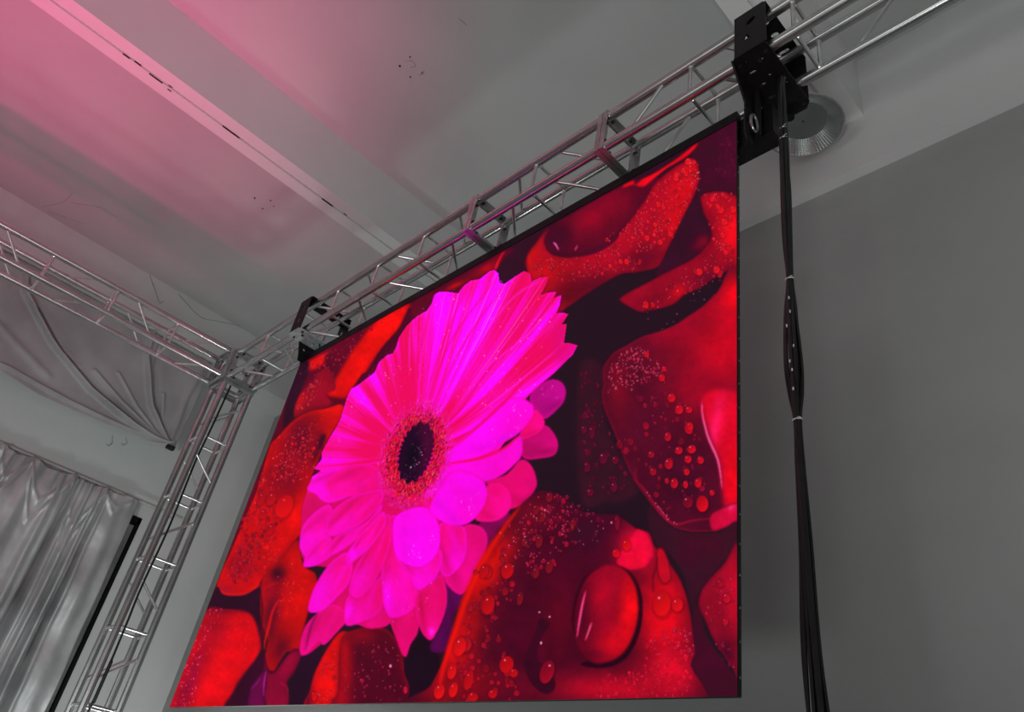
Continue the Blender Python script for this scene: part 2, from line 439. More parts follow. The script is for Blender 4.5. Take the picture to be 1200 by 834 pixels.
# tower
g6 = thing('truss_tower', 'upright aluminium truss tower left of the screen with a black cable inside', 'truss', (X1, FY, 0))
tn = [2.536 + H - 0.506 * k for k in range(8)]
bt = [(tn[0], Z0 - .06, ('QP0', 'QP1'), 'R')]
for k in range(len(tn) - 1):
    bt.append((tn[k + 1], tn[k], ('QP0', 'QP1'), 'L' if k % 2 == 0 else 'R'))
truss_run(g6, 'Z', 0.03, Z0 - 0.02, tn, bt, (X0, FY), (X1, BY))
mb = MB(); mb.box((X0 - .09, FY - .09, 0), (X1 + .09, BY + .09, .02)); bp = mb.build('base_plate', M_alu_cast, g6, smooth=False)
random.seed(4)
# black cable run beside the front post
cp = [(-5.915, 1.90, Z0 - 0.02), (-5.92, 1.893, 2.62 + H), (-5.925, 1.884, 2.3 + H), (-5.915, 1.895, 1.77 + H), (-5.92, 1.886, 1.3 + H),
      (-5.918, 1.892, 1.05 + H), (-5.912, 1.895, 0.67 + H), (-5.918, 1.888, 0.3 + H), (-5.918, 1.89, -0.8 + H), (-5.86, 1.87, 0.03), (-5.6, 1.7, 0.012), (-5.2, 1.8, 0.012)]
c0 = thing('power_cable', 'thin black cable running down inside the truss tower', 'cable', (-5.88, 1.89, 0))
mb = MB(); mb.path(smooth_path(cp, 8), 0.008, 8); mb.build('cable_jacket', M_cable, c0)
mb = MB(); mb.path(smooth_path([(-5.908, 1.895, 0.80 + H), (-5.908, 1.895, 0.72 + H), (-5.908, 1.895, 0.60 + H), (-5.908, 1.895, 0.52 + H)], 5), [.006] + [.012] * 14 + [.006], 8)
mb.build('cable_joint', M_cable, c0)

# ------------------------------------------------------------------ LED screen
SY = 1.97
SX0, SX1 = -2.4654 * SY, -0.6054 * SY
SZ0, SZ1 = 0.2579 * SY + H, 1.4762 * SY + H
# ---- the picture shown on the video wall, painted into a generated image (flat content of the screen)
K = 1.5; OX, OY, PW, PH = 190, 130, 684, 706
IW, IH = int(PW * K), int(PH * K)
GX, GY = np.meshgrid(np.arange(IW) / K + OX, np.arange(IH) / K + OY)
IMG = np.zeros((IH, IW, 3)); IMG[:] = (47, 13, 29)
def vnoise(f, seed):
    r = np.random.RandomState(seed); t = r.rand(256, 256); x = GX * f; y = GY * f; i = x.astype(int); j = y.astype(int); u = x - i; v = y - j
    u = u * u * (3 - 2 * u); v = v * v * (3 - 2 * v); a = t[j % 256, i % 256]; b = t[j % 256, (i + 1) % 256]; c = t[(j + 1) % 256, i % 256]; d = t[(j + 1) % 256, (i + 1) % 256]
    return (a * (1 - u) + b * u) * (1 - v) + (c * (1 - u) + d * u) * v
NOI = .4 * vnoise(.035, 1) + .3 * vnoise(.09, 2) + .2 * vnoise(.25, 3) + .1 * vnoise(.7, 4)
NOI = np.clip((NOI - .5) * 1.7 + .5, 0, 1)
REG = {'A': (600, 130, 4.171), 'B': (640, 320, 4.633), 'C': (640, 480, 4.633), 'D': (500, 560, 3.045), 'E': (680, 600, 3.565),
       'F': (350, 680, 5.414), 'G': (430, 450, 5.21), '1': (340, 300, 5.956), '2': (500, 290, 5.955), '3': (340, 430, 5.956),
       '4': (500, 420, 5.56), '5': (330, 560, 3.79), '6': (480, 540, 3.79), '7': (190, 440, 4.17), '8': (190, 630, 4.09), 'P': (0, 0, 1)}
def pts_of(s):
    """'A 10,20 30,40 B 5,6' -> list of points; letters switch the reference frame"""
    out = []; reg = REG['P']
    for w_ in s.split():
        if w_ in REG: reg = REG[w_]
        else:
            x, y = w_.split(','); out.append((float(x) / reg[2] + reg[0], float(y) / reg[2] + reg[1]))
    return out
def curve(P, k=5):
    P = np.array(P); n = len(P); out = []
    for i in range(n):
        a, b, c, d = P[i - 1], P[i], P[(i + 1) % n], P[(i + 2) % n]
        for j in range(k):
            t = j / k
            out.append(.5 * (2 * b + (c - a) * t + (2 * a - 5 * b + 4 * c - d) * t * t + (3 * b - a - 3 * c + d) * t ** 3))
    return np.array(out)
def fill(P, pad=0):
    P = (np.asarray(P) - (OX, OY)) * K
    x0 = int(max(0, P[:, 0].min() - pad)); x1 = int(min(IW, P[:, 0].max() + pad + 2))
    y0 = int(max(0, P[:, 1].min() - pad)); y1 = int(min(IH, P[:, 1].max() + pad + 2))
    if x1 <= x0 or y1 <= y0: return None
    m = np.zeros((y1 - y0, x1 - x0), bool); xs = np.arange(x0, x1)
    for i in range(len(P)):
        (ax, ay), (bx, by) = P[i - 1], P[i]
        if ay == by: continue
        if ay > by: ax, ay, bx, by = bx, by, ax, ay
        r0 = max(int(math.ceil(ay)), y0); r1 = min(int(math.ceil(by)), y1)
        if r1 <= r0: continue
        rows = np.arange(r0, r1); cxx = ax + (rows - ay) * (bx - ax) / (by - ay)
        m[r0 - y0:r1 - y0] ^= xs[None, :] > cxx[:, None]
    return m.astype(float), x0, y0
def blur1(a, r, ax):
    if r < 1: return a
    a = np.moveaxis(a, ax, 0); n = a.shape[0]
    p = np.concatenate([np.repeat(a[:1], r + 1, 0), a, np.repeat(a[-1:], r, 0)], 0).cumsum(0)
    return np.moveaxis((p[2 * r + 1:] - p[:n]) / (2 * r + 1), 0, ax)
def blur(a, r):
    r = int(round(r * K / 1.6)); 
    for _ in range(2): a = blur1(blur1(a, r, 0), r, 1)
    return a
def comp(m, x0, y0, col):
    h, w_ = m.shape; v = IMG[y0:y0 + h, x0:x0 + w_]
    v += (np.asarray(col) - v) * m[..., None]
def win(m, x0, y0):
    h, w_ = m.shape; return GX[y0:y0 + h, x0:x0 + w_], GY[y0:y0 + h, x0:x0 + w_]
def shape(s, core, rim=None, soft=.7, rimw=5, blobs=(), shadow=0, shw=5, smooth=True, rimp=1.0, shc=(45, 0, 25), grain=.10):
    """s outline; core/rim colours; blobs: (x,y,r,colour[,ry,rot]) soft spots inside (photo px)"""
    P = pts_of(s) if isinstance(s, str) else s
    if smooth: P = curve(P)
    r = fill(P, 30)
    if r is None: return
    m, x0, y0 = r; X_, Y_ = win(m, x0, y0)
    if shadow: comp(np.clip(blur(m, shw), 0, 1) * shadow, x0, y0, shc)
    col = np.zeros(m.shape + (3,)); col[:] = core
    for b in blobs:
        x, y, rr, c = b[:4]; ry = b[4] if len(b) > 4 else rr; rot = math.radians(b[5]) if len(b) > 5 else 0
        u = ((X_ - x) * math.cos(rot) + (Y_ - y) * math.sin(rot)) / rr; v = (-(X_ - x) * math.sin(rot) + (Y_ - y) * math.cos(rot)) / ry
        q = np.exp(-(u * u + v * v)); col += (np.array(c) - col) * q[..., None]
    if rim is not None:
        e = np.clip((1 - blur(m, rimw)) * 2, 0, 1) ** rimp
        col += (np.array(rim) - col) * e[..., None]
    if grain: col = col * (1 + grain * 2 * (NOI[y0:y0 + m.shape[0], x0:x0 + m.shape[1]] - .5))[..., None]
    comp(blur(m, soft) if soft else m, x0, y0, col)
def line(s, wd, col, a=1.0, taper=True, soft=.6):
    P = curve_open(pts_of(s) if isinstance(s, str) else s)
    n = len(P); T = np.gradient(P, axis=0); T /= np.linalg.norm(T, axis=1)[:, None] + 1e-9
    N_ = np.stack([-T[:, 1], T[:, 0]], 1); t = np.linspace(0, 1, n)
    ww = (np.sin(PI * t) ** .6 if taper else np.ones(n)) * wd / 2 + .15
    Q = np.concatenate([P + N_ * ww[:, None], (P - N_ * ww[:, None])[::-1]])
    r = fill(Q, 8)
    if r is None: return
    m, x0, y0 = r; comp(np.clip(blur(m, soft), 0, 1) * a, x0, y0, col)
def curve_open(P, k=6):
    P = [P[0]] + list(P) + [P[-1]]; P = np.array(P, float); out = []
    for i in range(1, len(P) - 2):
        a, b, c, d = P[i - 1:i + 3]
        for j in range(k):
            t = j / k; out.append(.5 * (2 * b + (c - a) * t + (2 * a - 5 * b + 4 * c - d) * t * t + (3 * b - a - 3 * c + d) * t ** 3))
    out.append(P[-2]); return np.array(out)
def drop(x, y, rx, ry, body, dark=(60, 0, 20), hi=(255, 120, 160), rot=0, k=1.0, a=1.0):
    R_ = max(rx, ry) * 1.6 + 2
    x0 = int(max(0, (x - R_ - OX) * K)); x1 = int(min(IW, (x + R_ - OX) * K)); y0 = int(max(0, (y - R_ - OY) * K)); y1 = int(min(IH, (y + R_ - OY) * K))
    if x1 <= x0 or y1 <= y0: return
    X_ = GX[y0:y1, x0:x1]; Y_ = GY[y0:y1, x0:x1]; c, s_ = math.cos(rot), math.sin(rot)
    u = ((X_ - x) * c + (Y_ - y) * s_) / rx; v = (-(X_ - x) * s_ + (Y_ - y) * c) / ry; d = np.hypot(u, v)
    e = .9 / max(1.2, min(rx, ry) * K)
    sh = np.clip(1 - np.abs(np.hypot(u - .10, v - .15) - 1.05) / .38, 0, 1) * .34 * a
    comp(sh, x0, y0, dark)
    m = np.clip((1 - d) / e / 1.5 + .5, 0, 1) * a
    g = np.clip(.5 + .55 * (u * .6 + v * .75), 0, 1)[..., None]
    col = np.array(dark) * .35 + np.array(body) * .65; col = col + (np.array(body) * 1.0 - col) * g
    comp(m, x0, y0, col)
    if k: comp(np.clip(1.3 - np.hypot((u + .38) * rx, (v + .45) * ry) / max(.55, .17 * min(rx, ry)), 0, 1) * k * a, x0, y0, hi)
RNG = np.random.RandomState(21)
def scatter(s, n, r0, r1, body, hi=(255, 165, 185), k=1.0, a=.9, dark=(70, 0, 25), el=1.15, pw=2.5, rot=.2):
    P = np.array(pts_of(s)); lo_, hi_ = P.min(0), P.max(0); i = 0; tries = 0
    while i < n and tries < n * 20:
        tries += 1; x, y = RNG.uniform(lo_, hi_); c = False
        for j in range(len(P)):
            (ax, ay), (bx, by) = P[j - 1], P[j]
            if (ay > y) != (by > y) and x < (bx - ax) * (y - ay) / (by - ay) + ax: c = not c
        if not c: continue
        r = r0 + (r1 - r0) * RNG.rand() ** pw; b = np.clip(np.array(body) * RNG.uniform(.75, 1.15), 0, 255)
        drop(x, y, r, r * RNG.uniform(1, el + .2), b, dark=dark, hi=hi, rot=rot + RNG.uniform(-.3, .3), k=k * RNG.rand() ** .5, a=a); i += 1
def sparkle(s, n, col=(255, 170, 190), r=.7, a=.8):
    P = np.array(pts_of(s)); lo_, hi_ = P.min(0), P.max(0); i = 0; tries = 0
    while i < n and tries < n * 20:
        tries += 1; x, y = RNG.uniform(lo_, hi_); c = False
        for j in range(len(P)):
            (ax, ay), (bx, by) = P[j - 1], P[j]
            if (ay > y) != (by > y) and x < (bx - ax) * (y - ay) / (by - ay) + ax: c = not c
        if not c: continue
        i += 1; rr = r * RNG.uniform(.5, 1.4)
        x0 = int((x - 3 - OX) * K); y0 = int((y - 3 - OY) * K)
        if x0 < 0 or y0 < 0 or x0 + 9 > IW or y0 + 9 > IH: continue
        d = np.hypot(GX[y0:y0 + 9, x0:x0 + 9] - x, GY[y0:y0 + 9, x0:x0 + 9] - y)
        comp(np.clip(1.4 - d / rr, 0, 1) * a * RNG.uniform(.3, 1), x0, y0, col)

MAR = (62, 10, 32); CRI = (150, 4, 34); RED = (228, 6, 22)
# --- right side, top: folded petals
shape('P 560,330 640,250 760,180 870,120 870,270 700,300 600,340', (62, 9, 32), soft=6)
shape('A 905,140 1100,20 1110,480 980,480 915,430 905,300', (82, 10, 36), soft=5)
scatter('A 990,170 1090,100 1095,330 1000,330', 34, .9, 2.3, (130, 8, 45), k=.4, a=.6)
shape('A 60,760 70,715 110,650 175,575 330,480 520,375 640,330 720,330 690,420 620,500 540,600 440,680 320,740 160,800', (104, 3, 34), None, 1.0, blobs=[(697, 255, 38, (160, 0, 36), 18, -30), (645, 285, 22, (78, 6, 36), 12, -25), (720, 235, 22, (150, 0, 36), 12, -30), (655, 272, 14, (90, 4, 36), 10, 0)])
shape('A 540,365 575,345 600,338 600,360 640,330 700,300 800,235 905,155 895,185 840,235 760,280 690,335 640,372 590,362 545,378', (238, 6, 24), (190, 0, 24), 1.2, 2)
shape('A 70,790 66,725 85,680 110,650 170,575 180,580 160,640 190,680 240,700 320,705 400,680 470,640 540,575 600,500 650,430 700,350 790,275 850,240 885,228 910,255 918,330 895,410 850,500 810,580 770,660 735,735 705,768 600,790 B 410,5 300,62 180,140 110,190 P 654,368 636,372 626,340 614,330',
      (176, 5, 32), (120, 4, 30), .9, 4, blobs=[(805, 215, 18, (232, 10, 26), 45, 20), (795, 260, 16, (222, 6, 24), 24, 25), (640, 320, 30, (195, 12, 20), 14, -40), (618, 300, 10, (215, 22, 14), 30, 20), (755, 303, 26, (120, 2, 34), 16, -20),
             (690, 335, 30, (112, 4, 32), 14, -20), (700, 290, 40, (185, 2, 34), 15, -30), (665, 345, 16, (120, 2, 24), 14, -20)], shadow=.5)
shape('A 165,600 190,655 240,690 320,700 400,672 470,632 540,570 500,640 420,690 330,712 230,712 170,680', (92, 4, 34), None, 1.4)
line('A 200,640 215,655 228,680', 1.8, (255, 110, 170)); line('A 322,655 312,672 308,682', 1.3, (250, 80, 140))
scatter('A 420,640 560,560 640,450 720,350 880,250 905,330 850,480 790,610 720,650 560,640', 230, .7, 2.2, (226, 22, 34), dark=(110, 0, 25))
scatter('A 80,720 330,720 560,640 700,650 600,780 300,830 120,820', 130, .7, 2.2, (205, 22, 34), dark=(100, 0, 25))
scatter('A 800,260 890,235 905,300 850,360 800,330', 10, 2.2, 4, (235, 35, 35), dark=(130, 0, 20))
sparkle('A 860,250 925,260 915,390 880,420', 18)
for x, y, r in [(850, 305, 4), (715, 455, 4), (740, 470, 3.4), (560, 735, 4), (530, 735, 3.4), (480, 757, 3), (725, 640, 4), (660, 620, 4), (775, 600, 4), (700, 555, 3.6), (820, 380, 3)]:
    drop(x / 4.171 + 600, y / 4.171 + 130, r * .72, r * .85, (240, 30, 30), dark=(120, 0, 22))
# dark hollow with a dim glow
shape('A 915,420 930,500 965,560 975,620 930,680 860,730 760,790 700,800 735,735 790,640 850,500', (70, 8, 36), None, 1.5, blobs=[(824, 285, 12, (150, 4, 36), 9, -35)])
# --- petal with the drops, right edge
shape('A 918,425 935,405 975,393 1030,390 1070,405 1105,440 1115,700 B 1060,-40 1000,-15 930,15 880,50 830,85 760,115 700,165 640,188 570,202 512,212 465,192 405,155 398,138 450,100 530,60 640,0 A 880,722 940,665 972,615 965,560 935,500 923,450', (160, 4, 34), (120, 2, 30), .9, 3,
      blobs=[(858, 270, 16, (238, 12, 26), 34, 0), (795, 342, 12, (225, 12, 26), 7, -30), (840, 235, 18, (200, 6, 32), 14, 0), (830, 325, 20, (120, 6, 36), 10, -20), (760, 352, 22, (140, 2, 32), 9, -15)], shadow=.4)
scatter('A 930,410 1080,400 1095,640 1000,700 960,560', 60, .8, 2.6, (232, 24, 36), dark=(120, 0, 25))
scatter('A 860,760 1000,660 1095,650 1095,800 B 700,130 560,180', 70, .8, 3, (200, 20, 38), dark=(90, 0, 25))
for x, y, r in [(1020, 482, 5), (1037, 540, 5), (1005, 465, 3.5), (1080, 480, 5), (1045, 690, 3.5), (1000, 775, 5), (915, 785, 5), (1030, 605, 4)]:
    drop(x / 4.171 + 600, y / 4.171 + 130, r * .75, r * .85, (242, 30, 32), dark=(130, 0, 22))
drop(756.5, 356.5, 3.4, 4.6, (235, 28, 26), k=1); drop(765, 357, 2.6, 3, (220, 20, 30))
sparkle('B 470,200 600,330 850,180 930,60 760,60', 22)
# --- the large petal at mid right
shape('B 180,520 320,530 330,834 C 440,300 500,430 420,500 330,500 185,470', (72, 14, 34), None, 4)
scatter('B 180,540 310,540 325,830 190,834', 30, 1, 3, (122, 16, 42), k=.5, a=.8)
scatter('C 195,0 330,0 470,380 420,440 330,480 210,450', 26, 1.2, 4, (130, 14, 42), k=.6, a=.8)
shape('B 1040,30 930,100 860,170 760,240 680,290 600,320 520,345 440,390 370,430 320,490 308,530 312,600 302,650 318,740 C 330,30 380,150 430,280 490,400 540,470 585,535 640,595 705,642 800,662 900,660 975,638 1040,600', (98, 10, 36), (150, 12, 40), .9, 3,
      blobs=[(850, 400, 60, (214, 0, 32), 70, 0), (864, 345, 20, (240, 0, 22), 24), (792, 385, 40, (170, 2, 36), 22, -25), (725, 455, 14, (142, 8, 36), 40, 0), (800, 560, 26, (84, 10, 36), 40), (815, 455, 26, (168, 2, 36), 30), (746, 410, 20, (120, 8, 38), 18)], shadow=.5)
shape('C 850,0 880,110 905,190 935,260 952,360 960,470 975,530 1045,500 1045,-40 1000,-100 900,-110 855,-70', (226, 0, 40), None, 4.0, 2, blobs=[(862, 560, 10, (240, 0, 24), 40), (838, 500, 8, (250, 30, 90), 40, 12)])
line('C 846,-50 850,30 880,150 928,260 945,340 955,430', 2.6, (255, 90, 150), .9)
shape('C 890,575 960,530 1045,505 1045,600 960,645 900,655', (214, 6, 60), (160, 4, 44), 1.4, 3, blobs=[(856, 592, 6, (250, 60, 110))])
line('C 470,370 540,440 620,560 700,620 800,600 900,590', 2.4, (190, 20, 54), .7)
scatter('B 330,500 480,390 560,430 660,540 480,620 340,640', 150, .6, 1.9, (205, 40, 66), hi=(255, 190, 200), k=1)
scatter('B 480,380 560,400 520,620 330,660', 30, .5, 1.4, (220, 70, 90), k=1)
scatter('C 380,180 560,60 830,60 880,400 860,560 640,560 560,430', 60, 1.2, 4, (168, 12, 40), k=.8, a=.8)
scatter('B 560,480 700,600 860,834 560,834 480,700', 34, 1.0, 3.2, (160, 12, 42), k=1, a=.8)
scatter('C 540,440 640,560 720,630 660,600', 26, .6, 1.6, (230, 60, 90), k=1)
for x, y, rx, ry in [(775, 97, 5, 7), (660, 145, 4, 5.5), (720, 220, 4.5, 4.5), (790, 213, 5, 5), (770, 268, 4.2, 4.6), (838, 273, 4, 4.4), (763, 337, 3.4, 4), (824, 396, 4, 5.6), (695, 398, 4.5, 6), (665, 292, 5, 6.5), (655, 385, 2.5, 3.5), (757, 405, 3, 4.6), (900, 450, 3, 3.4), (570, 242, 4, 4), (310, 262, 4.8, 7), (375, 272, 4, 4.6), (222, 308, 3.6, 6.4), (368, 418, 4, 6), (238, 448, 4, 4.4), (205, 106, 3.4, 4.6), (248, 120, 3.4, 8), (580, 335, 4, 4.6), (720, 5, 5, 4), (775, -1, 4, 4)]:
    br = min(1, max(0, (x - 350) / 400)); drop(x / 4.633 + 640, y / 4.633 + 480, rx, ry, (120 + 110 * br, 12, 44 - 10 * br), dark=(55, 4, 24), hi=(255, 170, 190))
drop(823, 590, 7, 9.5, (232, 12, 30), k=0); drop(806, 588, 6, 7, (150, 8, 38), k=1, hi=(255, 170, 190))
for x, y, r in [(628, 567, 3.6), (680, 675, 4.5), (722, 738, 4.6), (545, 440, 3), (640, 518, 2.6), (780, 830, 4)]:
    drop(x / 4.633 + 640, y / 4.633 + 320, r, r * 1.2, (226, 16, 32), dark=(80, 4, 28))
line('C 490,310 482,350 500,380', 1.2, (170, 20, 50), .8)
shape('C 560,520 640,600 720,655 820,670 940,662 1040,610 1040,800 E 640,160 560,250 495,340 470,420 430,260 380,180 330,150 300,110 C 560,640', (70, 12, 34), None, 2.0, blobs=[(825, 640, 30, (84, 16, 34), 20)])
# --- far right bottom petal
shape('E 665,150 600,215 530,290 497,350 495,400 520,450 555,530 600,600 640,660 670,720', (160, 8, 36), (120, 6, 34), 1.2, 4, blobs=[(862, 700, 14, (200, 6, 40), 40), (850, 768, 14, (90, 6, 34), 22)])
scatter('E 510,350 600,230 655,200 655,600 600,560 540,480', 26, .9, 2.4, (205, 20, 50))
scatter('E 540,520 640,560 655,700 600,640', 14, .9, 2, (150, 10, 46))
drop(851.5, 700, 4.5, 6, (215, 16, 40)); drop(844, 683, 4, 4.6, (190, 12, 40)); drop(850, 728, 3.4, 4, (215, 16, 40))
shape('E 470,430 497,400 530,520 640,680 670,740 670,800 455,800 465,640', (80, 10, 34), None, 2.5)
# --- left side
shape('P 352,426 420,390 440,440 400,520 330,700 260,834 190,834', (120, 2, 32), None, 2)
shape('P 330,440 470,360 600,290 560,330 500,380 440,440 360,520 300,560', (112, 2, 34), None, 3)
shape('2 -20,400 150,270 260,215 390,130 540,30 480,160 380,215 300,240 100,320', (128, 2, 30), None, 2.0, blobs=[(533, 338, 14, (222, 12, 14), 7, -25), (570, 315, 12, (180, 4, 24), 6, -30)])
shape('2 470,155 480,110 525,35 548,28 520,80 490,150', (222, 18, 34), (150, 2, 34), .9, 1.5)
shape('1 80,770 120,735 200,690 290,655 250,700 230,760 150,800', (232, 22, 12), (170, 2, 22), 1.6, 3)
shape('1 800,330 840,350 800,430 770,500 700,590 620,680 560,760 520,834 3 560,0 520,60 440,150 395,215 300,210 250,190 290,120 340,40 1 370,760 430,660 520,540 600,450 700,385', (250, 18, 4), (190, 2, 14), 2.2, 6, blobs=[(408, 440, 12, (222, 10, 8), 30, 25), (455, 372, 20, (240, 18, 6), 14, -40)])
shape('1 830,360 850,420 800,520 700,650 600,780 3 590,-10 520,90 440,150 500,50 1 540,800 640,640 760,500', (92, 0, 34), None, 1.5)
line('3 240,205 300,232 380,238', 4, (110, 0, 24), .9); 
shape('3 -20,200 40,-20 130,-40 120,60 80,150 40,260 20,350 -50,420', (58, 6, 32), None, 2)
shape('7 645,200 655,130 690,70 750,0 810,-40 850,60 800,90 830,140 760,165 700,180', (158, 4, 34), None, 1.2, blobs=[(352, 470, 6, (200, 14, 24), 16, 15), (362, 440, 10, (130, 0, 36), 20)])
scatter('7 650,190 665,120 720,40 790,0 750,100 700,160', 55, .6, 1.7, (225, 36, 30), k=.8)
scatter('1 90,760 250,640 700,430 500,560 380,740 300,834 60,834', 60, .5, 1.4, (190, 20, 50), k=.7)
# left drop covered petal
shape('7 340,850 430,640 470,540 525,350 560,305 640,222 690,190 740,170 800,160 870,140 890,170 860,230 800,330 760,420 735,480 715,600 700,690 690,760 8 640,10 560,130 480,200 460,235 400,268 340,275 290,268 262,235 290,150', (212, 6, 14), (228, 12, 10), 1.0, 4,
      blobs=[(352, 515, 20, (128, 0, 36), 36, 12), (334, 560, 24, (150, 0, 34), 26, 20), (290, 620, 16, (200, 8, 16), 30, 20), (372, 530, 7, (110, 0, 34), 22, 8), (282, 660, 20, (176, 2, 28), 20), (345, 610, 12, (236, 10, 10), 26, 20), (262, 690, 12, (190, 14, 40), 6, 10), (385, 478, 18, (236, 20, 8), 7)], shadow=.6)
line('8 270,240 300,268 350,275 420,262 470,225', 1.6, (226, 40, 50), .8)
shape('7 770,300 800,290 780,360 765,350', (80, 0, 30), None, 1.6)
scatter('7 560,420 640,260 760,220 740,420 640,520 520,520', 140, .6, 1.7, (222, 26, 30), k=.7, dark=(100, 0, 28))
scatter('7 480,480 560,420 640,460 560,640 470,600', 55, 1.4, 3.2, (198, 10, 26), k=.5, dark=(110, 0, 22))
scatter('7 380,720 470,600 600,640 560,800 400,834', 100, 1.0, 2.6, (190, 10, 28), k=.5, dark=(120, 0, 22))
scatter('8 300,200 360,50 480,0 460,160 380,230', 90, .8, 2.2, (190, 10, 36), k=.7, dark=(110, 0, 24))
scatter('8 480,0 600,0 560,110 480,180', 40, .8, 2.2, (236, 30, 20), k=.5, dark=(180, 0, 16))
drop(333, 593, 9, 14, (232, 14, 18), dark=(140, 0, 20), rot=.5, k=.5); drop(318, 584, 5, 8, (204, 10, 24), dark=(110, 0, 20), rot=.5); drop(306, 584, 4, 8, (198, 10, 24), dark=(110, 0, 20), rot=.4)
drop(308, 602, 4, 6, (204, 10, 24), dark=(110, 0, 20), rot=.5); drop(317, 620, 4, 7, (200, 10, 24), dark=(110, 0, 20), rot=.5)
sparkle('7 560,300 800,170 760,500 500,560 420,700', 90, (255, 120, 130))
# dark gap and bottom left petal
shape('8 262,235 290,272 340,280 400,274 465,238 478,280 470,440 475,520 430,400 400,350 300,340 230,345 215,330', (60, 4, 32), None, 1.4)
shape('8 212,345 300,345 380,350 430,370 458,430 476,520 455,575 420,620 360,700 300,815 20,830 80,680 140,520', (228, 2, 18), (190, 2, 30), 1.6, 4,
      blobs=[(222, 800, 12, (160, 0, 44), 60, 22), (262, 712, 30, (96, 0, 34), 8, 4), (250, 735, 18, (170, 2, 30), 20), (285, 725, 16, (214, 2, 20), 12)], shadow=.3)
sparkle('8 215,340 300,340 200,500 150,834 40,812 130,560', 130, (255, 120, 160)); sparkle('8 200,400 420,380 440,560 300,700 160,700', 110, (255, 70, 60), .9, .5)
shape('8 455,580 478,545 500,600 495,640 440,700 420,810 300,815 340,740 400,650', (70, 2, 36), None, 1.6)
# middle petals
shape('8 478,210 500,170 560,110 600,60 650,10 680,130 735,170 745,250 712,330 690,400 655,540 640,560 600,545 560,600 535,640 505,625 492,570 505,480 475,400 470,300', (206, 8, 14), (170, 2, 20), 1.2, 3,
      blobs=[(318, 720, 10, (112, 0, 34), 40, 8), (325, 672, 10, (86, 2, 32), 10, -30), (352, 700, 12, (232, 12, 10), 34, 12), (330, 762, 12, (120, 0, 30), 20, 12), (315, 690, 8, (170, 2, 26), 10)], shadow=.4)
line('8 565,290 530,350 510,430 492,500 490,540', 3.0, (232, 30, 14), .8); line('8 470,240 480,330 476,420 480,510', 1.6, (70, 0, 26), .8)
line('8 478,250 510,230 560,215', 2, (200, 20, 30), .7)
shape('8 490,560 505,620 530,645 600,560 640,530 670,560 640,640 600,700 612,815 500,815 480,700', (146, 0, 46), (96, 0, 36), 1.3, 4, blobs=[(335, 780, 8, (170, 0, 54), 12, 20)])
shape('8 412,812 420,730 440,690 480,640 500,632 502,700 490,760 494,812', (118, 0, 66), (80, 0, 50), 1.0, 3)
line('8 500,632 488,700 486,760', 1.6, (190, 60, 150), .8); line('8 420,730 450,700 470,670', 1, (170, 50, 120), .7)
line('8 560,690 600,720 604,800', 1.6, (190, 10, 60), .8)
shape('8 610,815 620,700 650,620 680,560 745,520 760,590 730,640 700,720 690,815', (52, 6, 34), None, 1.6)
sparkle('7 700,834 790,500 8 640,20 720,180 700,330 560,400 540,200', 60, (255, 100, 90), .8, .6)
# lower centre petals
shape('F 50,800 70,700 95,600 130,520 180,430 240,345 300,320 340,400 330,800', (222, 10, 14), (180, 2, 24), 1.3, 3, blobs=[(360, 815, 6, (120, 0, 40), 30), (385, 800, 10, (240, 18, 12), 20)])
scatter('F 80,780 130,520 230,460 300,420 300,780', 46, .8, 2, (240, 30, 36), k=.9)
drop(368, 815, 3, 6, (238, 12, 20)); 
shape('F 290,340 380,305 480,283 560,310 620,370 652,430 665,520 682,600 704,680 694,800 230,810 250,700 255,550 262,430', (98, 0, 30), (150, 2, 28), 1.3, 6,
      blobs=[(402, 760, 10, (200, 4, 22), 50), (420, 745, 24, (140, 2, 28), 12), (398, 800, 12, (190, 2, 24), 30)], shadow=.5)
scatter('F 300,380 600,380 690,640 660,770 260,770', 60, .5, 1.5, (190, 20, 50), hi=(255, 150, 190), k=1, a=.8)
drop(457.5, 780, 1.6, 2, (255, 150, 200)); drop(475, 808, 2.5, 4.5, (225, 20, 60)); drop(424, 797, 3, 2.5, (190, 20, 50))
shape('F 765,300 820,375 872,420 897,520 885,600 800,720 765,800 690,800 704,680 670,580 675,500 700,430 740,350', (40, 5, 25), None, 1.2)
shape('F 760,800 800,730 885,610 920,640 900,800', (110, 2, 34), None, 1.3)

# --- gerbera: back fan of ray petals
CXF, CYF = 487.6, 530.6
fan = pts_of('P 439,436 444,424 454,415.5 460,414 464,407 467.6,395 477,381 489,370 500,364 506,355 509,345 514,342 526,342 537,343.5 543,335 552,328.5 562,327 574,317.5 579,316 584,320 585.6,331 591,332.5 604,323.5 614,317.5 621,320 623,330 633,325 643,324 640,333 633,345.5 641,343 652,341.5 649,349 658,345.5 656,357 652,367 659,366 666,368 661,376 658,380 664,380 662,394 661,401.5 668,402 677,404.5 671,416 661,425 648,438 636,448 617,466 590,520 560,560 500,610 440,610 380,590 355,600 361,571 366,558 376,551.5 368,549 377,538 377,530 385,515 394,500 400,488 402,481 406,467 411,456 421,450 426,446')
r_ = fill(np.array(fan), 30); m, x0, y0 = r_; Xf, Yf_ = win(m, x0, y0)
comp(np.clip(blur(m, 4), 0, 1) * .35, x0, y0, (50, 0, 40))
th = np.arctan2((Yf_ - CYF) * .95, (Xf - CXF) + (Yf_ - CYF) * .25); rd = np.hypot(Xf - CXF, Yf_ - CYF)
th = th + .0009 * rd * np.cos(th * 1.0)
def n1(x, seed, f):
    r = np.random.RandomState(seed); t = r.rand(512); q = (x * f) % 512; i = np.floor(q).astype(int); u = q - i; u = u * u * (3 - 2 * u)
    return t[i % 512] * (1 - u) + t[(i + 1) % 512] * u
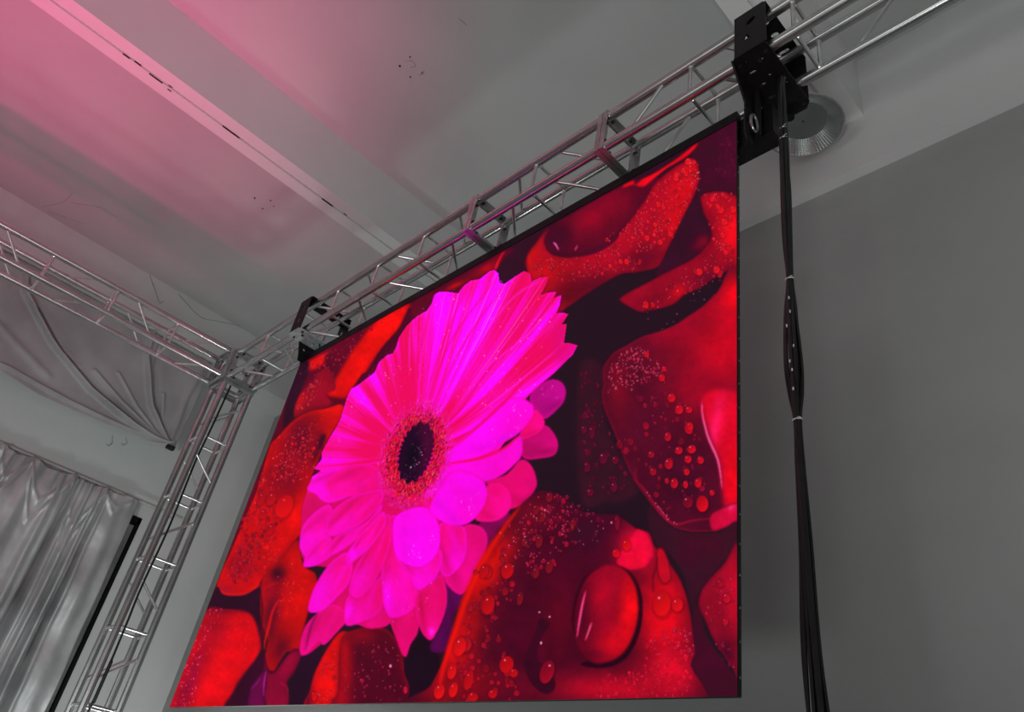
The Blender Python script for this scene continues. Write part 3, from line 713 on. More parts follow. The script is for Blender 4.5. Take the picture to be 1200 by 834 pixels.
st = .45 * n1(th + 4, 1, 9) + .30 * n1(th + 4 + rd * .0006, 2, 24) + .25 * n1(th + 4, 3, 62)
st = np.clip((st - .30) / .40, 0, 1)
def gsp(x, y, rx, ry=None, rot=0):
    ry = ry or rx; c, s_ = math.cos(math.radians(rot)), math.sin(math.radians(rot))
    u = ((Xf - x) * c + (Yf_ - y) * s_) / rx; v = (-(Xf - x) * s_ + (Yf_ - y) * c) / ry; return np.exp(-u * u - v * v)
br = .20 + .68 * gsp(575, 455, 52, 34, -35) + .55 * gsp(560, 400, 46, 60, 25) + .45 * gsp(520, 360, 34, 22, 0) + .5 * gsp(395, 530, 26, 60, 25) + .4 * gsp(430, 450, 22, 34, 35) + .35 * gsp(630, 370, 34) \
   - .40 * gsp(462, 480, 34, 60, 15) - .25 * gsp(430, 560, 40, 20) - .25 * gsp(600, 440, 10, 50, 45) + .3 * gsp(480, 400, 20)
edge = np.clip((1 - blur(m, 5)) * 1.7, 0, 1)
f_ = np.clip(br + (st - .5) * 1.05 + edge * .30, 0, 1)[..., None]
c0_ = np.array((238, 0, 92)); c1_ = np.array((255, 0, 176)); c2_ = np.array((255, 0, 255))
colf = np.where(f_ < .5, c0_ + (c1_ - c0_) * f_ * 2, c1_ + (c2_ - c1_) * (f_ - .5) * 2)
lg = (n1(th + 4, 8, 120) > .86)[..., None] * gsp(560, 380, 110)[..., None] * .5
colf = colf + (np.array((255, 130, 255)) - colf) * lg
# violet dusk at the outer right tips
colf = colf + (np.array((225, 0, 120)) - colf) * np.clip(gsp(668, 412, 16, 20) + .6 * gsp(655, 392, 12, 22), 0, .7)[..., None]
comp(blur(m, .5), x0, y0, colf)
for s in ('P 560,520 600,480 640,445 668,418', 'P 520,505 575,430 640,350', 'P 505,480 545,400 590,335', 'P 495,478 520,400 549,332', 'P 540,505 600,440 655,385', 'P 530,495 590,410 650,345',
          'P 480,478 490,420 507,352', 'P 468,480 466,440 462,412', 'P 455,500 440,470 424,450', 'P 515,490 560,410 612,322', 'P 500,476 528,400 583,325'):
    line(s, 2.2, (236, 0, 110), .55, soft=1.0)
for s in ('P 520,380 516,350 514,343', 'P 530,420 560,370 581,322', 'P 545,420 600,350 637,328', 'P 570,430 620,390 655,350', 'P 480,440 480,400 482,378', 'P 440,480 420,470 410,460'):
    line(s, 1.5, (255, 60, 255), .6)
sparkle('P 380,530 420,450 500,350 580,322 650,345 668,410 600,480 520,470', 170, (255, 170, 255), .7, .8); sparkle('P 380,520 420,450 500,360 580,320 560,400', 45, (255, 120, 255), .6, .6)

MG = (255, 0, 236); PK = (246, 0, 132); DP = (228, 0, 98)
def petal(s, core=PK, rim=MG, rimw=5, sh=.5, **k):
    c = np.array(core, float); r = np.array(rim, float)
    P = curve(pts_of(s)); cen = P.mean(0); dv = cen - (CXF, CYF); ln = np.hypot(*dv) + 1; dv = dv / ln; tip = (P @ dv).max(); root = (P @ dv).min(); mid = P.mean(0); L_ = tip - root
    tp = mid + dv * (tip - mid @ dv) * .62; ang = math.degrees(math.atan2(dv[1], dv[0]))
    nv = np.array((-dv[1], dv[0])); hw = (P @ nv).max() - (P @ nv).min()
    bl = [(tp[0], tp[1], L_ * .30, c + (r - c) * .75, hw * .42, ang), (mid[0] + nv[0] * hw * .3, mid[1] + nv[1] * hw * .3, L_ * .45, c * .93, hw * .10, ang), (mid[0] - nv[0] * hw * .1, mid[1] - nv[1] * hw * .1, L_ * .5, c + (r - c) * .5, hw * .10, ang)]
    shape(s, core, tuple(c + (r - c) * .8), .9, 3.0, shadow=sh, shw=2.2, shc=(186, 0, 74), grain=.04, blobs=bl + list(k.pop('blobs', ())), **k)
petal('4 670,262 720,190 790,143 850,140 892,170 906,220 890,285 830,350 770,392 720,350', (176, 0, 122), (212, 0, 150), 3)
sparkle('4 730,180 840,170 860,260 760,260', 16, (255, 120, 220))
petal('4 610,500 700,470 770,435 820,475 856,550 835,625 750,648 630,645', (186, 0, 98), (224, 0, 130), 3)
petal('4 380,834 400,795 520,755 600,670 640,660 690,710 716,790 6 560,120 520,182 440,212 400,150 330,90', (222, 0, 102), (236, 0, 120), 3)
petal('4 600,520 690,340 745,365 768,410 755,455 700,500', (240, 0, 112), (250, 0, 150), 3)
# lower petals behind
shape('5 90,300 120,60 400,60 700,180 720,420 700,600 660,690 600,560 550,790 500,690 470,640 330,650 280,640 180,735 100,780 160,600 130,590 230,520 300,420 120,380', (214, 0, 96), None, 1.5, grain=.05)
petal('6 300,290 430,230 440,260 390,310 345,400 300,480', (150, 0, 84), (120, 0, 70), 4)
petal('6 130,520 230,580 235,620 190,700 180,834 90,834 150,700', (112, 0, 84), (80, 0, 60), 4)
petal('6 240,290 310,290 345,340 330,420 290,490 262,560 230,592 190,572 150,510 180,400', (226, 0, 116), (244, 0, 150), 4)
petal('6 130,285 200,285 245,300 252,400 222,470 170,512 135,480', (238, 0, 128), MG, 4)
petal('5 470,600 480,560 600,540 608,670 572,740 548,795 510,710', (222, 0, 100), (240, 0, 120), 4)
petal('5 80,755 105,660 160,600 230,560 290,600 292,630 250,680 190,740 165,725 100,788', (226, 0, 110), (246, 0, 150), 4)
line('5 160,600 130,660 105,770', 3, (120, 0, 80), .6)
petal('5 330,640 345,600 420,500 470,500 485,600 475,650 430,665 380,665', (222, 0, 100), (236, 0, 130), 4)
petal('5 278,600 300,520 400,470 455,430 462,520 430,600 350,640 290,655', (236, 0, 110), (250, 0, 200), 5, blobs=[(408, 716, 7, (255, 0, 230), 14, 20)])
petal('5 118,575 148,480 215,380 290,330 315,380 302,460 250,525 185,585 135,598', (246, 0, 140), MG, 5, blobs=[(375, 690, 8, (255, 0, 232), 26, 30)])
for k_ in range(5): line([(366 + 5 * k_, 713 - 3 * k_), (376 + 5 * k_, 680 - 3 * k_), (392 + 4 * k_, 655)], 1.0, (236, 0, 110), .5)
petal('5 80,285 95,215 150,150 215,120 230,200 210,260 180,300 120,350 88,330', (250, 0, 150), MG, 5)
petal('5 96,385 118,330 195,250 232,300 238,330 170,380 115,396', (250, 0, 165), MG, 4)
for k_ in range(4): line([(358 + 5 * k_, 662), (368 + 6 * k_, 642), (380 + 6 * k_, 632)], 1.0, (240, 0, 120), .5)
petal('5 115,40 160,-10 240,-40 330,-20 330,60 210,110 150,70 125,60', (250, 0, 170), MG, 5, sh=.3)
petal('5 200,10 320,-60 430,-40 440,50 380,70 240,80', (244, 0, 120), (252, 0, 180), 5, sh=.3)
petal('5 196,230 215,160 300,90 430,50 455,75 430,130 370,190 300,235 220,258', (240, 0, 118), (255, 0, 220), 5)
petal('5 203,320 240,262 370,200 445,115 420,190 350,260 260,325 215,342', (240, 0, 120), (255, 0, 225), 4)
petal('5 445,210 480,170 520,180 530,300 560,400 600,480 602,545 572,592 500,622 465,595 446,500', (242, 0, 122), (255, 0, 220), 6, blobs=[(453, 700, 5, (255, 0, 240), 24), (475, 680, 8, (255, 0, 180), 14)])
petal('5 300,490 325,400 395,290 445,190 475,160 488,200 482,300 442,400 400,480 345,532 308,520', (236, 0, 104), (254, 0, 200), 6, blobs=[(418, 682, 8, (252, 0, 190), 20, 25)])
petal('5 283,355 325,285 420,180 455,150 460,210 395,305 345,350 300,380', (242, 0, 122), (255, 0, 235), 5, blobs=[(412, 648, 6, (255, 0, 240), 8)])
petal('5 595,590 605,510 660,475 710,430 735,520 722,605 690,682 660,720 622,682', (222, 0, 92), (246, 0, 150), 5, blobs=[(506, 740, 4, (255, 40, 230), 5), (510, 700, 10, (232, 0, 110), 22)])
petal('5 505,340 560,420 598,492 640,482 692,432 712,330 640,300', (244, 0, 150), MG, 5)
petal('5 497,190 555,142 630,128 682,168 703,250 692,330 650,378 600,395 540,375 502,325', (255, 0, 224), (255, 0, 250), 5, blobs=[(488, 632, 20, (255, 0, 240), 20)])
petal('6 290,250 335,120 400,98 445,145 448,210 400,258 340,268', (240, 0, 118), (250, 0, 160), 4)
petal('4 140,700 350,645 500,585 600,505 625,560 615,640 570,692 500,752 400,798 6 200,120 60,160', (255, 0, 226), (252, 0, 190), 4)
petal('6 88,205 140,110 200,45 300,68 342,120 336,185 292,252 240,284 180,284 120,255', (255, 0, 236), (255, 0, 200), 4)
petal('4 130,620 350,415 480,298 560,258 640,266 694,308 692,372 640,445 580,502 480,562 350,642 160,678', (255, 0, 238), (254, 0, 190), 4, blobs=[(560, 500, 30, (255, 0, 255), 12, -35)])
line('4 190,570 350,430 500,290 650,130 800,0', 3.4, (240, 0, 90), .8); line('4 170,680 340,650 500,585 610,495', 3.4, (236, 0, 84), .8)
sparkle('4 420,330 640,280 660,420 520,560 430,540', 22, (255, 170, 255)); sparkle('6 200,150 320,140 280,260 200,260', 26, (255, 140, 255)); sparkle('5 560,250 690,240 640,380 560,400', 20, (255, 150, 255))
sparkle('5 450,450 700,450 700,700 480,640', 40, (255, 120, 220))
# --- bottom big petal, in front of the flower
shape('P 492,830 D 15,740 60,650 6 168,834 200,742 240,622 292,500 350,392 420,290 490,202 560,140 D 420,45 482,62 C 130,505 230,560 370,570 430,600 500,652 560,668 582,740 E 300,120 318,152 345,150 372,210 422,290 456,400 472,520 480,590 462,640 450,830', (92, 3, 32), None, .9,
      blobs=[(778, 720, 32, (244, 4, 26), 60, 0), (745, 640, 24, (236, 4, 46), 24), (785, 785, 30, (232, 8, 40), 30), (720, 806, 80, (206, 6, 38), 20), (535, 760, 22, (214, 12, 16), 70, 18), (575, 665, 16, (226, 16, 10), 46, 32), (545, 800, 40, (150, 4, 24), 22),
             (690, 620, 30, (76, 8, 34), 30), (630, 600, 20, (130, 6, 34), 16), (655, 730, 20, (110, 2, 30), 40)], shadow=.55)
line('P 512,822 520,780 534,735 546,700 560,668 574,643 592,616 610,592', 8, (250, 26, 6), .75, soft=2.4)
shape('C 480,660 510,650 545,668 575,720 585,790 E 300,190 270,230 200,240 150,200', (226, 4, 56), (190, 2, 44), 1.4, 3, blobs=[(745, 655, 14, (236, 6, 50))])
scatter('6 420,300 540,160 700,150 720,320 640,500 520,500 400,480', 120, .8, 2.8, (196, 12, 50), k=1)
scatter('6 290,480 420,320 480,500 400,834 200,834', 60, 1.2, 4, (190, 16, 36), k=.6)
scatter('E 300,500 450,480 470,700 440,770 60,770 100,680 240,660', 210, .7, 2.6, (225, 18, 44), k=.6, dark=(140, 0, 26))
scatter('E 380,480 470,500 478,600 420,620', 26, .8, 2.2, (232, 40, 70))
scatter('D 100,640 300,600 330,790 60,790', 40, 1.4, 4.2, (205, 14, 34), k=.5)
scatter('C 0,450 280,560 340,600 230,760 0,700', 40, 1, 3.2, (140, 10, 44), k=.8)
for x, y, rx, ry in [(430, 490, 6, 9), (345, 640, 8, 11), (490, 610, 3.6, 8), (620, 468, 4.4, 8), (560, 495, 4, 7), (725, 280, 3, 7.5), (560, 215, 4, 6), (620, 160, 4, 6), (590, 245, 3.4, 7), (575, 355, 4, 8), (345, 490, 5, 7), (240, 812, 9, 9), (510, 360, 4, 5)]:
    drop(x / 3.79 + 480, y / 3.79 + 540, rx, ry, (206 if x < 460 else 150, 22, 32), rot=.15, dark=(60, 0, 24))
for x, y, rx, ry in [(118, 600, 7, 11), (220, 450, 7, 11), (288, 330, 7, 9), (45, 760, 6, 9), (95, 755, 5, 9), (90, 690, 5, 9), (285, 665, 8, 10), (310, 695, 5, 5), (150, 720, 5, 12), (235, 770, 5, 5), (165, 780, 6, 5), (205, 330, 5, 8)]:
    drop(x / 3.045 + 500, y / 3.045 + 560, rx, ry, (236 if x < 130 else 205, 24 if x < 130 else 12, 20), rot=.25, dark=(120, 0, 20))
# running drop, big drop
shape('D 405,500 440,520 410,570 395,640 440,690 460,740 430,770 380,740 345,660 370,590 390,540', (74, 2, 30), None, 1.5)
drop(641, 787, 8, 14, (172, 6, 36), rot=.3, k=0); drop(634, 753, 1.3, 1.7, (255, 190, 210), k=0); drop(644, 722.5, 1.2, 1.2, (255, 190, 210), k=0); drop(632, 717, 1.2, 1, (255, 190, 210), k=0); drop(644, 779.5, 1.4, 1.4, (255, 150, 180), k=0)
shape('P 712,662 736,668 750,690 753,718 748,745 736,768 718,780 697,782 680,778 690,770 672,740 673,705 686,675', (52, 0, 22), None, 1.4)
shape('P 712,661 732,667 745,688 748,716 743,742 731,764 714,775 694,776 680,762 673,738 675,706 688,676', (150, 2, 34), None, 1.6,
      blobs=[(740, 715, 16, (240, 6, 20), 48, 6), (722, 755, 20, (216, 4, 28), 16), (706, 700, 16, (190, 2, 38), 26), (680, 722, 12, (104, 0, 32), 44), (690, 768, 14, (120, 0, 30), 8)])
line('D 568,400 556,450 545,510 536,570', 2.6, (255, 80, 140), .9); line('D 590,512 580,540 566,580', 1.8, (255, 100, 150), .9)
drop(775.5, 707, 10, 14, (234, 18, 20), dark=(110, 0, 20), rot=.1); drop(793.5, 708, 6.5, 8, (234, 22, 26), dark=(110, 0, 20))
drop(734, 638, 5, 6.5, (236, 10, 24), dark=(110, 0, 22)); drop(722, 648, 4.4, 5, (226, 10, 26), dark=(110, 0, 22))
shape('E 320,155 350,158 372,215 380,280 345,300 322,250', (200, 8, 34), (120, 2, 26), 1.0, 2)
line('E 322,180 318,230 305,270 E 305,340', 2.2, (110, 0, 28), .7)
drop(723, 612, 3, 9, (150, 10, 40)); drop(716.5, 612, 1.2, 1.4, (255, 150, 180), k=0); sparkle('D 480,60 640,160 600,260 440,180', 26)
sparkle('D 250,200 330,140 480,60 470,130 300,330', 40, (255, 160, 180), .8, .8)

# --- gerbera centre: stamens and dark disc
def ell(x, y, a, b, rot):
    c, s_ = math.cos(rot), math.sin(rot); return lambda X_, Y_: np.hypot(((X_ - x) * c + (Y_ - y) * s_) / a, (-(X_ - x) * s_ + (Y_ - y) * c) / b)
tilt = math.radians(17)
e1 = ell(486.5, 533, 36, 57, tilt); x0, y0 = int((420 - OX) * K), int((440 - OY) * K); x1, y1 = int((550 - OX) * K), int((630 - OY) * K)
X_, Y_ = GX[y0:y1, x0:x1], GY[y0:y1, x0:x1]; d1 = e1(X_, Y_)
comp(np.clip((1.16 - d1) / .35, 0, 1) * .55, x0, y0, (214, 0, 96))
for k_ in range(2600):
    a = RNG.uniform(0, 2 * PI); q = .56 + .62 * RNG.rand() ** 1.15
    x = 36 * q * math.cos(a); y = 57 * q * math.sin(a); X0_ = 486.5 + x * math.cos(tilt) - y * math.sin(tilt); Y0_ = 533 + x * math.sin(tilt) + y * math.cos(tilt)
    out = q > .96 + RNG.uniform(-.12, .08)
    c = (214, 30, 150) if out and RNG.rand() < .6 else ((250, 90, 190) if out else [(222, 8, 26), (244, 40, 30), (150, 0, 34), (238, 90, 90), (120, 0, 40)][RNG.randint(5)])
    i0 = int((X0_ - OX) * K) - 2; j0 = int((Y0_ - OY) * K) - 3
    d = np.hypot((GX[j0:j0 + 7, i0:i0 + 5] - X0_ + .35 * (GY[j0:j0 + 7, i0:i0 + 5] - Y0_)) / .75, (GY[j0:j0 + 7, i0:i0 + 5] - Y0_) / 1.5)
    comp(np.clip(1.3 - d, 0, 1) * (.45 if out else .85), i0, j0, c)
e2 = ell(487.5, 530, 19.5, 38, tilt); d2 = e2(X_, Y_) + .05 * np.sin(np.arctan2(Y_ - 530, X_ - 487.5) * 23)
mm = np.clip((1.0 - d2) / .08, 0, 1); cc = np.array((44, 0, 34)) + (np.array((86, 0, 48)) - (44, 0, 34)) * np.clip((X_ - 484) / 16, 0, 1)[..., None]; comp(mm, x0, y0, cc)
comp(np.clip(1.1 - ell(484, 533, 10, 22, tilt)(X_, Y_), 0, 1), x0, y0, (20, 0, 20))
sparkle('P 472,560 476,520 492,498 504,510 500,545 484,566', 60, (200, 90, 150), .55, .7); sparkle('P 478,548 488,522 496,530 490,550', 18, (255, 220, 240), .6, .9)

# fine moire of the pixel rows
IMG *= (1 + .018 * np.sin(GY * 3.3 + GX * .05) + .012 * np.sin(GX * 3.1))[..., None]
IMG = np.clip(IMG, 0, 255)
_k = (IMG[..., 2] < 90)[..., None] * (IMG[..., 1] < 90)[..., None]; IMG = np.where(_k, 255 * (IMG / 255) ** np.array((1.22, 1.0, 1.04)), IMG)
_g = IMG[..., 1]; IMG[..., 1] = np.where((_g < 60) & (IMG[..., 0] > 60), _g * (.45 + .55 * np.clip((_g - 20) / 40, 0, 1)), _g)
# faint shade lines where modules meet are left to the real surface

# resample onto the rectangle of the screen through the homography between picture corners
TW, TH = 1280, 838
src = np.array([(0, 0), (1, 0), (1, 1), (0, 1)], float); dst = np.array([(198.6, 828.5), (864, 815.5), (863, 141), (351.5, 426.5)])
Am = []; Bv = []
for (u, v), (x, y) in zip(src, dst):
    Am += [[u, v, 1, 0, 0, 0, -u * x, -v * x], [0, 0, 0, u, v, 1, -u * y, -v * y]]; Bv += [x, y]
hm = np.append(np.linalg.solve(np.array(Am), np.array(Bv)), 1).reshape(3, 3)
U, V_ = np.meshgrid((np.arange(TW) + .5) / TW, (np.arange(TH) + .5) / TH)
dn = hm[2, 0] * U + hm[2, 1] * V_ + 1
px = ((hm[0, 0] * U + hm[0, 1] * V_ + hm[0, 2]) / dn - OX) * K; py = ((hm[1, 0] * U + hm[1, 1] * V_ + hm[1, 2]) / dn - OY) * K
px = np.clip(px, 0, IW - 2.001); py = np.clip(py, 0, IH - 2.001); i = px.astype(int); j = py.astype(int); fx = (px - i)[..., None]; fy = (py - j)[..., None]
TEX = (IMG[j, i] * (1 - fx) + IMG[j, i + 1] * fx) * (1 - fy) + (IMG[j + 1, i] * (1 - fx) + IMG[j + 1, i + 1] * fx) * fy

img = bpy.data.images.new('picture_on_screen', TW, TH)
_px = np.ones((TH, TW, 4), np.float32); _px[..., :3] = np.clip(TEX, 0, 255) / 255.0
img.pixels.foreach_set(_px.ravel()); img.update(); img.pack()
M_screen, _t, _b = nt('led_picture')
_b.inputs['Base Color'].default_value = (.003, .003, .003, 1); _b.inputs['Roughness'].default_value = .6; _b.inputs['Specular IOR Level'].default_value = .08
_uv = add(_t, 'ShaderNodeTexCoord'); _im = add(_t, 'ShaderNodeTexImage'); _im.image = img; _im.extension = 'EXTEND'; _im.interpolation = 'Linear'
_t.links.new(_uv.outputs['UV'], _im.inputs['Vector']); _t.links.new(_im.outputs['Color'], _b.inputs['Emission Color']); _b.inputs['Emission Strength'].default_value = 0.86

scr = thing('led_screen', 'large lit video wall showing a pink gerbera daisy on red petals', 'screen', (SX0, SY, SZ0))
me = bpy.data.meshes.new('display_panel')
me.from_pydata([(SX0, SY, SZ0), (SX1, SY, SZ0), (SX1, SY, SZ1), (SX0, SY, SZ1),
                (SX0, SY + .018, SZ0), (SX1, SY + .018, SZ0), (SX1, SY + .018, SZ1), (SX0, SY + .018, SZ1)], [],
               [(0, 1, 2, 3), (5, 4, 7, 6), (4, 5, 1, 0), (1, 5, 6, 2), (3, 2, 6, 7), (4, 0, 3, 7)])
uv = me.uv_layers.new(name='UVMap')
for li, c in zip(range(4), [(0, 0), (1, 0), (1, 1), (0, 1)]): uv.data[li].uv = c
me.materials.append(M_screen); me.materials.append(M_bezel)
for i, p in enumerate(me.polygons): p.material_index = 0 if i == 0 else 1
o = bpy.data.objects.new('display_panel', me); C.objects.link(o); attach(o, scr)
o['label'] = 'lit picture of a pink gerbera on wet red rose petals'
mb = MB(); mb.box((SX0 - .004, SY - .004, SZ1 + .0005), (SX1 + .004, SY + .03, SZ1 + .058)); mb.build('top_bezel', M_bezel, scr, smooth=False)
mb = MB(); mb.box((SX1 + .0005, SY - .001, SZ0), (SX1 + .005, SY + .014, SZ1)); sb = mb.build('side_bezel', M_bezel, scr, smooth=False)
for k in range(25):                                   # little magnet tabs between the modules
    z = SZ0 + (k + .5) * (SZ1 - SZ0) / 25
    mb = MB(); mb.box((SX1 + .005, SY + .002, z - .003), (SX1 + .0075, SY + .007, z + .003)); mb.build('module_clip', M_steel, sb, smooth=False)
# back frame, set in from the edges so that only its top shows
for k in range(6):
    x0 = SX0 + .30 + k * (SX1 - SX0 - .6) / 5 - .03
    mb = MB(); mb.box((x0, SY + .019, SZ0 + .15), (x0 + .06, SY + .075, SZ1 - .12)); mb.build('frame_rail', M_black, scr, smooth=False)
mb = MB(); mb.box((SX0 + .03, SY + .031, SZ1 - .15), (SX1 + .155, SY + .12, SZ1 + .03)); mb.build('hanging_bar', M_black, scr, smooth=False)

# ------------------------------------------------------------------ hanging brackets round the truss
def bracket(xc, big, label, bottom_mat):
    xa, xb = xc - .075, xc + .075
    zt, zb = 3.345 + H, 3.05 + H; ya, yb = 1.79, 2.15
    t = thing('hanging_bracket', label, 'bracket', (xc, FY, zb))
    w_ = xb - xa; h_ = zt - zb
    tri = lambda cx, cy, r: [(cx - r, cy - r * .7), (cx + r, cy - r * .7), (cx + r * .25, cy + r), (cx - r * .25, cy + r)]
    oval = circ(.080, h_ - .085, .026, 14, .62, .6) if big else slot(.075, h_ - .085, .06, .022, 1.4)
    trih = tri(.060, h_ - .19, .018) if big else slot(.07, h_ - .20, .05, .022, 1.4)
    plate('front_cheek', M_black, t, (xa, ya, zb), (1, 0, 0), (0, 0, 1), [(0, 0), (w_, 0), (w_, h_ - .012), (w_ - .012, h_), (.0, h_)],
          [oval, trih], .006)
    plate('back_cheek', M_black, t, (xa, yb, zb), (1, 0, 0), (0, 0, 1), [(0, 0), (w_, 0), (w_, h_ - .012), (w_ - .012, h_), (.0, h_)],
          [circ(.06, h_ - .09, .018, 12), tri(.10, .10, .020)], .006)
    plate('top_plate', M_black, t, (xa, ya + .002, zt - .002), (1, 0, 0), (0, 1, 0), [(0, 0), (w_, 0), (w_, yb - ya), (0, yb - ya)],
          [circ(.10, .09, .014, 12), circ(.10, .17, .018, 12, .7), slot(.09, .27, .05, .018)], .006)
    dp = 2.20 - ya
    bp = plate('bottom_plate', bottom_mat, t, (xa - .022, ya - .008, zb - .004), (1, 0, 0), (0, 1, 0),
          [(.022, 0), (.158, 0), (.168, .02), (.168, dp - .03), (.14, dp), (0.0, dp), (0, .02)],
          [slot(.050, .105, .032, .011), slot(.050, .185, .032, .011), slot(.050, .265, .032, .011), slot(.125, .235, .034, .012),
           circ(.115, .07, .007, 8), circ(.085, .30, .008, 8), circ(.05, .045, .007, 8), circ(.14, .34, .012, 10), circ(.04, .35, .008, 8), circ(.10, .16, .006, 8)], .008)
    if bottom_mat is not M_black: bp['label'] = 'bottom plate coloured pale grey as if lit from below'
    for dx, dy in ((.026, .035), (.145, .035), (.145, .365), (.105, .06), (.045, .38)):
        bolt(bp, (xa - .022 + dx, ya + dy, zb - .004), (0, 0, -1), .009, .010)
    xg = xa - .018
    if big:                                              # perforated gusset dropping to the hanging bar
        hol = []
        for r_ in range(8):
            for c_ in range(2):
                hol.append(circ(.035 + .034 * c_ + r_ * .013, -.035 - r_ * .034, .0055, 6))
        plate('gusset', M_black, t, (xg, ya, zb), (0, 1, 0), (0, 0, 1),
              [(-.005, 0), (.10, -.17), (.095, -.36), (.115, -.395), (.15, -.40), (.165, -.37), (.175, -.30), (.20, -.27), (.21, -.05), (.395, -.03), (.395, 0)],
              hol, .008)
        mb = MB(); mb.path([(xg + .030, ya + .128 + .026 * math.sin(a), zb - .30 + .048 * math.cos(a)) for a in [2 * PI * k / 16 for k in range(17)]], .0065, 8, caps=False)
        mb.build('shackle', M_steel, t)
        mb = MB(); mb.path([(xb - .10, ya + .37, zb), (xb - .10, ya + .37, zb - .05)], .022, 16); mb.build('hanger_rod', M_black, t)
        mb = MB(); mb.path([(xg + .02, ya + .175, zb - .04), (xg + .02, ya + .172, zb - .34)], .017, 12); mb.build('clamp_leg', M_black, t)
    else:
        plate('gusset', M_black, t, (xg, ya, zb), (0, 1, 0), (0, 0, 1),
              [(.09, 0), (.12, -.10), (.13, -.15), (.17, -.155), (.20, -.06), (.30, -.02), (.37, 0)], [circ(.15, -.05, .010)], .008)
        mb = MB(); mb.path([(xb - .05, ya + .20, zb - .005), (xb - .05, ya + .22, zb - .05), (xb - .08, ya + .24, zb - .05), (xb - .085, ya + .24, zb - .01)], .006, 8)
        mb.build('shackle', M_darkbolt, t)
    return t
bracket(-1.015, True, 'large black perforated bracket round the truss at top right above the cables', M_black)
bracket(-4.72, False, 'black bracket with its underside coloured pale as if lit, over the left end of the screen', M_lit_grey)

# ------------------------------------------------------------------ cable bundle hanging by the screen
cb = thing('cable_bundle', 'bundle of black cables tied together, hanging right of the screen', 'cable bundle', (-0.95, 1.95, 0))
ties = [3.02, 2.66, 2.30, 1.867, 1.30, -1.45]
random.seed(11)
NC = 11
def cx(z): return -0.962 - 0.012 * math.sin((z - .4) * 1.15) + (0.020 if z < .7 else 0.0) * (0.7 - z)
spreads = [(2.97, .010), (2.80, .014), (2.50, .015), (2.30, .015), (2.05, .013), (1.867, .009), (1.72, .018), (1.52, .026), (1.40, .022), (1.30, .009),
           (1.15, .015), (.9, .021), (.6, .026), (.3, .030), (0.0, .03), (-.5, .03), (-1.0, .034), (-1.5, .05)]
for k in range(NC):
    a0 = 2 * PI * k / (NC - 1); rr = 0 if k == NC - 1 else 1
    pts = []
    for (z, s) in spreads:
        a = a0 + .35 * math.sin(z * 1.3 + k)
        j = random.uniform(.65, 1.15)
        pts.append((cx(z) + rr * s * j * math.cos(a), 1.95 + rr * s * .8 * j * math.sin(a), z + H))
    ex = random.uniform(-.5, .5)
    pts.insert(0, (-0.985 + rr * .02 * math.cos(a0), 2.00 + .02 * math.sin(a0), 3.06 + H))
    pts.append((-.95 + ex * .3, 1.9 - random.uniform(.05, .3), .02)); pts.append((-.8 + ex, 1.5 - random.uniform(0, .5), .012))
    mb = MB(); mb.path(smooth_path(pts, 6), random.choice([.0052, .006, .0068]), 8); mb.build('cable', M_cable, cb)
for z in (2.66, 2.60, 1.867, 1.30):
    mb = MB(); r = .0165 if z > 2 else .0135
    mb.path([(cx(z) + r * math.cos(a), 1.95 + r * .9 * math.sin(a), z + H + .003 * math.sin(a)) for a in [2 * PI * k / 20 for k in range(21)]], .0028, 6, caps=False)
    t_ = mb.build('cable_tie', M_tie, cb)
    mb = MB(); mb.path([(cx(z) + r * .6, 1.95 - r, z + H), (cx(z) + r * 1.5, 1.95 - r * 1.4, z + H - .006)], .0016, 5); mb.build('tie_tail', M_tie, t_)
random.seed(3)
for k in range(7):                                       # printed cable labels
    z = 1.78 - .065 * k + random.uniform(-.02, .02); sx = random.uniform(-.012, .014)
    mb = MB(); mb.path([(cx(z) + sx + .004, 1.95 - .024, z + H), (cx(z) + sx + .004, 1.95 - .0235, z + H - .010)], .0026, 6)
    mb.build('cable_sleeve', M_tie, cb)

# ------------------------------------------------------------------ high bay lamp under the beam
LX, LY, LZ = -1.350, 2.975, 3.99 + H
lp = thing('high_bay_lamp', 'round unlit high bay lamp with a fluted reflector behind the black bracket', 'lamp', (LX, LY, LZ))
N = 150; V = []; F = []
prof = [(.196 - .0039 * q_, .0025 * q_ + (.0028 if q_ % 2 else 0)) for q_ in range(21)]
for i, (r, z) in enumerate(prof):
    for k in range(N):
        rr = r + (0.0005 if k % 2 else -0.0005) * (1 if 0 < i < len(prof) - 1 else .3)
        a = 2 * PI * k / N; V.append((LX + rr * math.cos(a), LY + rr * math.sin(a), LZ + z + (0.0009 if k % 2 else -.0009)))
for i in range(len(prof) - 1):
    for k in range(N):
        a = i * N + k; b = i * N + (k + 1) % N; F.append((a, b, b + N, a + N))
mb = MB(); mb.add(V, F); rf = mb.build('reflector', M_reflector, lp, smooth=False)
mb = MB(); mb.lathe((LX, LY, LZ), [(.196, -.003), (.203, -.002), (.204, .006), (.198, .010), (.196, -.003)], 72); mb.build('rim', M_alu, lp)
mb = MB(); mb.lathe((LX, LY, LZ), [(.0005, .046), (.06, .046), (.117, .047), (.119, .052)], 56); mb.build('lens', M_lens, lp)
mb = MB(); mb.lathe((LX, LY, LZ), [(.0005, .042), (.004, .042), (.004, .048)], 12); mb.build('sensor_dot', M_dark, lp)
mb = MB(); mb.lathe((LX, LY, LZ), [(.199, .009), (.135, .056), (.12, .066), (.115, .14), (.07, .16), (.05, .20), (.0005, .205)], 48); mb.build('housing', M_alu_cast, lp)
mb = MB(); mb.path([(LX, LY, LZ + .20), (LX, LY, ZB + .01)], .008, 10); mb.build('hook', M_steel, lp)
lp.scale = (1.15, 1.15, 1.0)

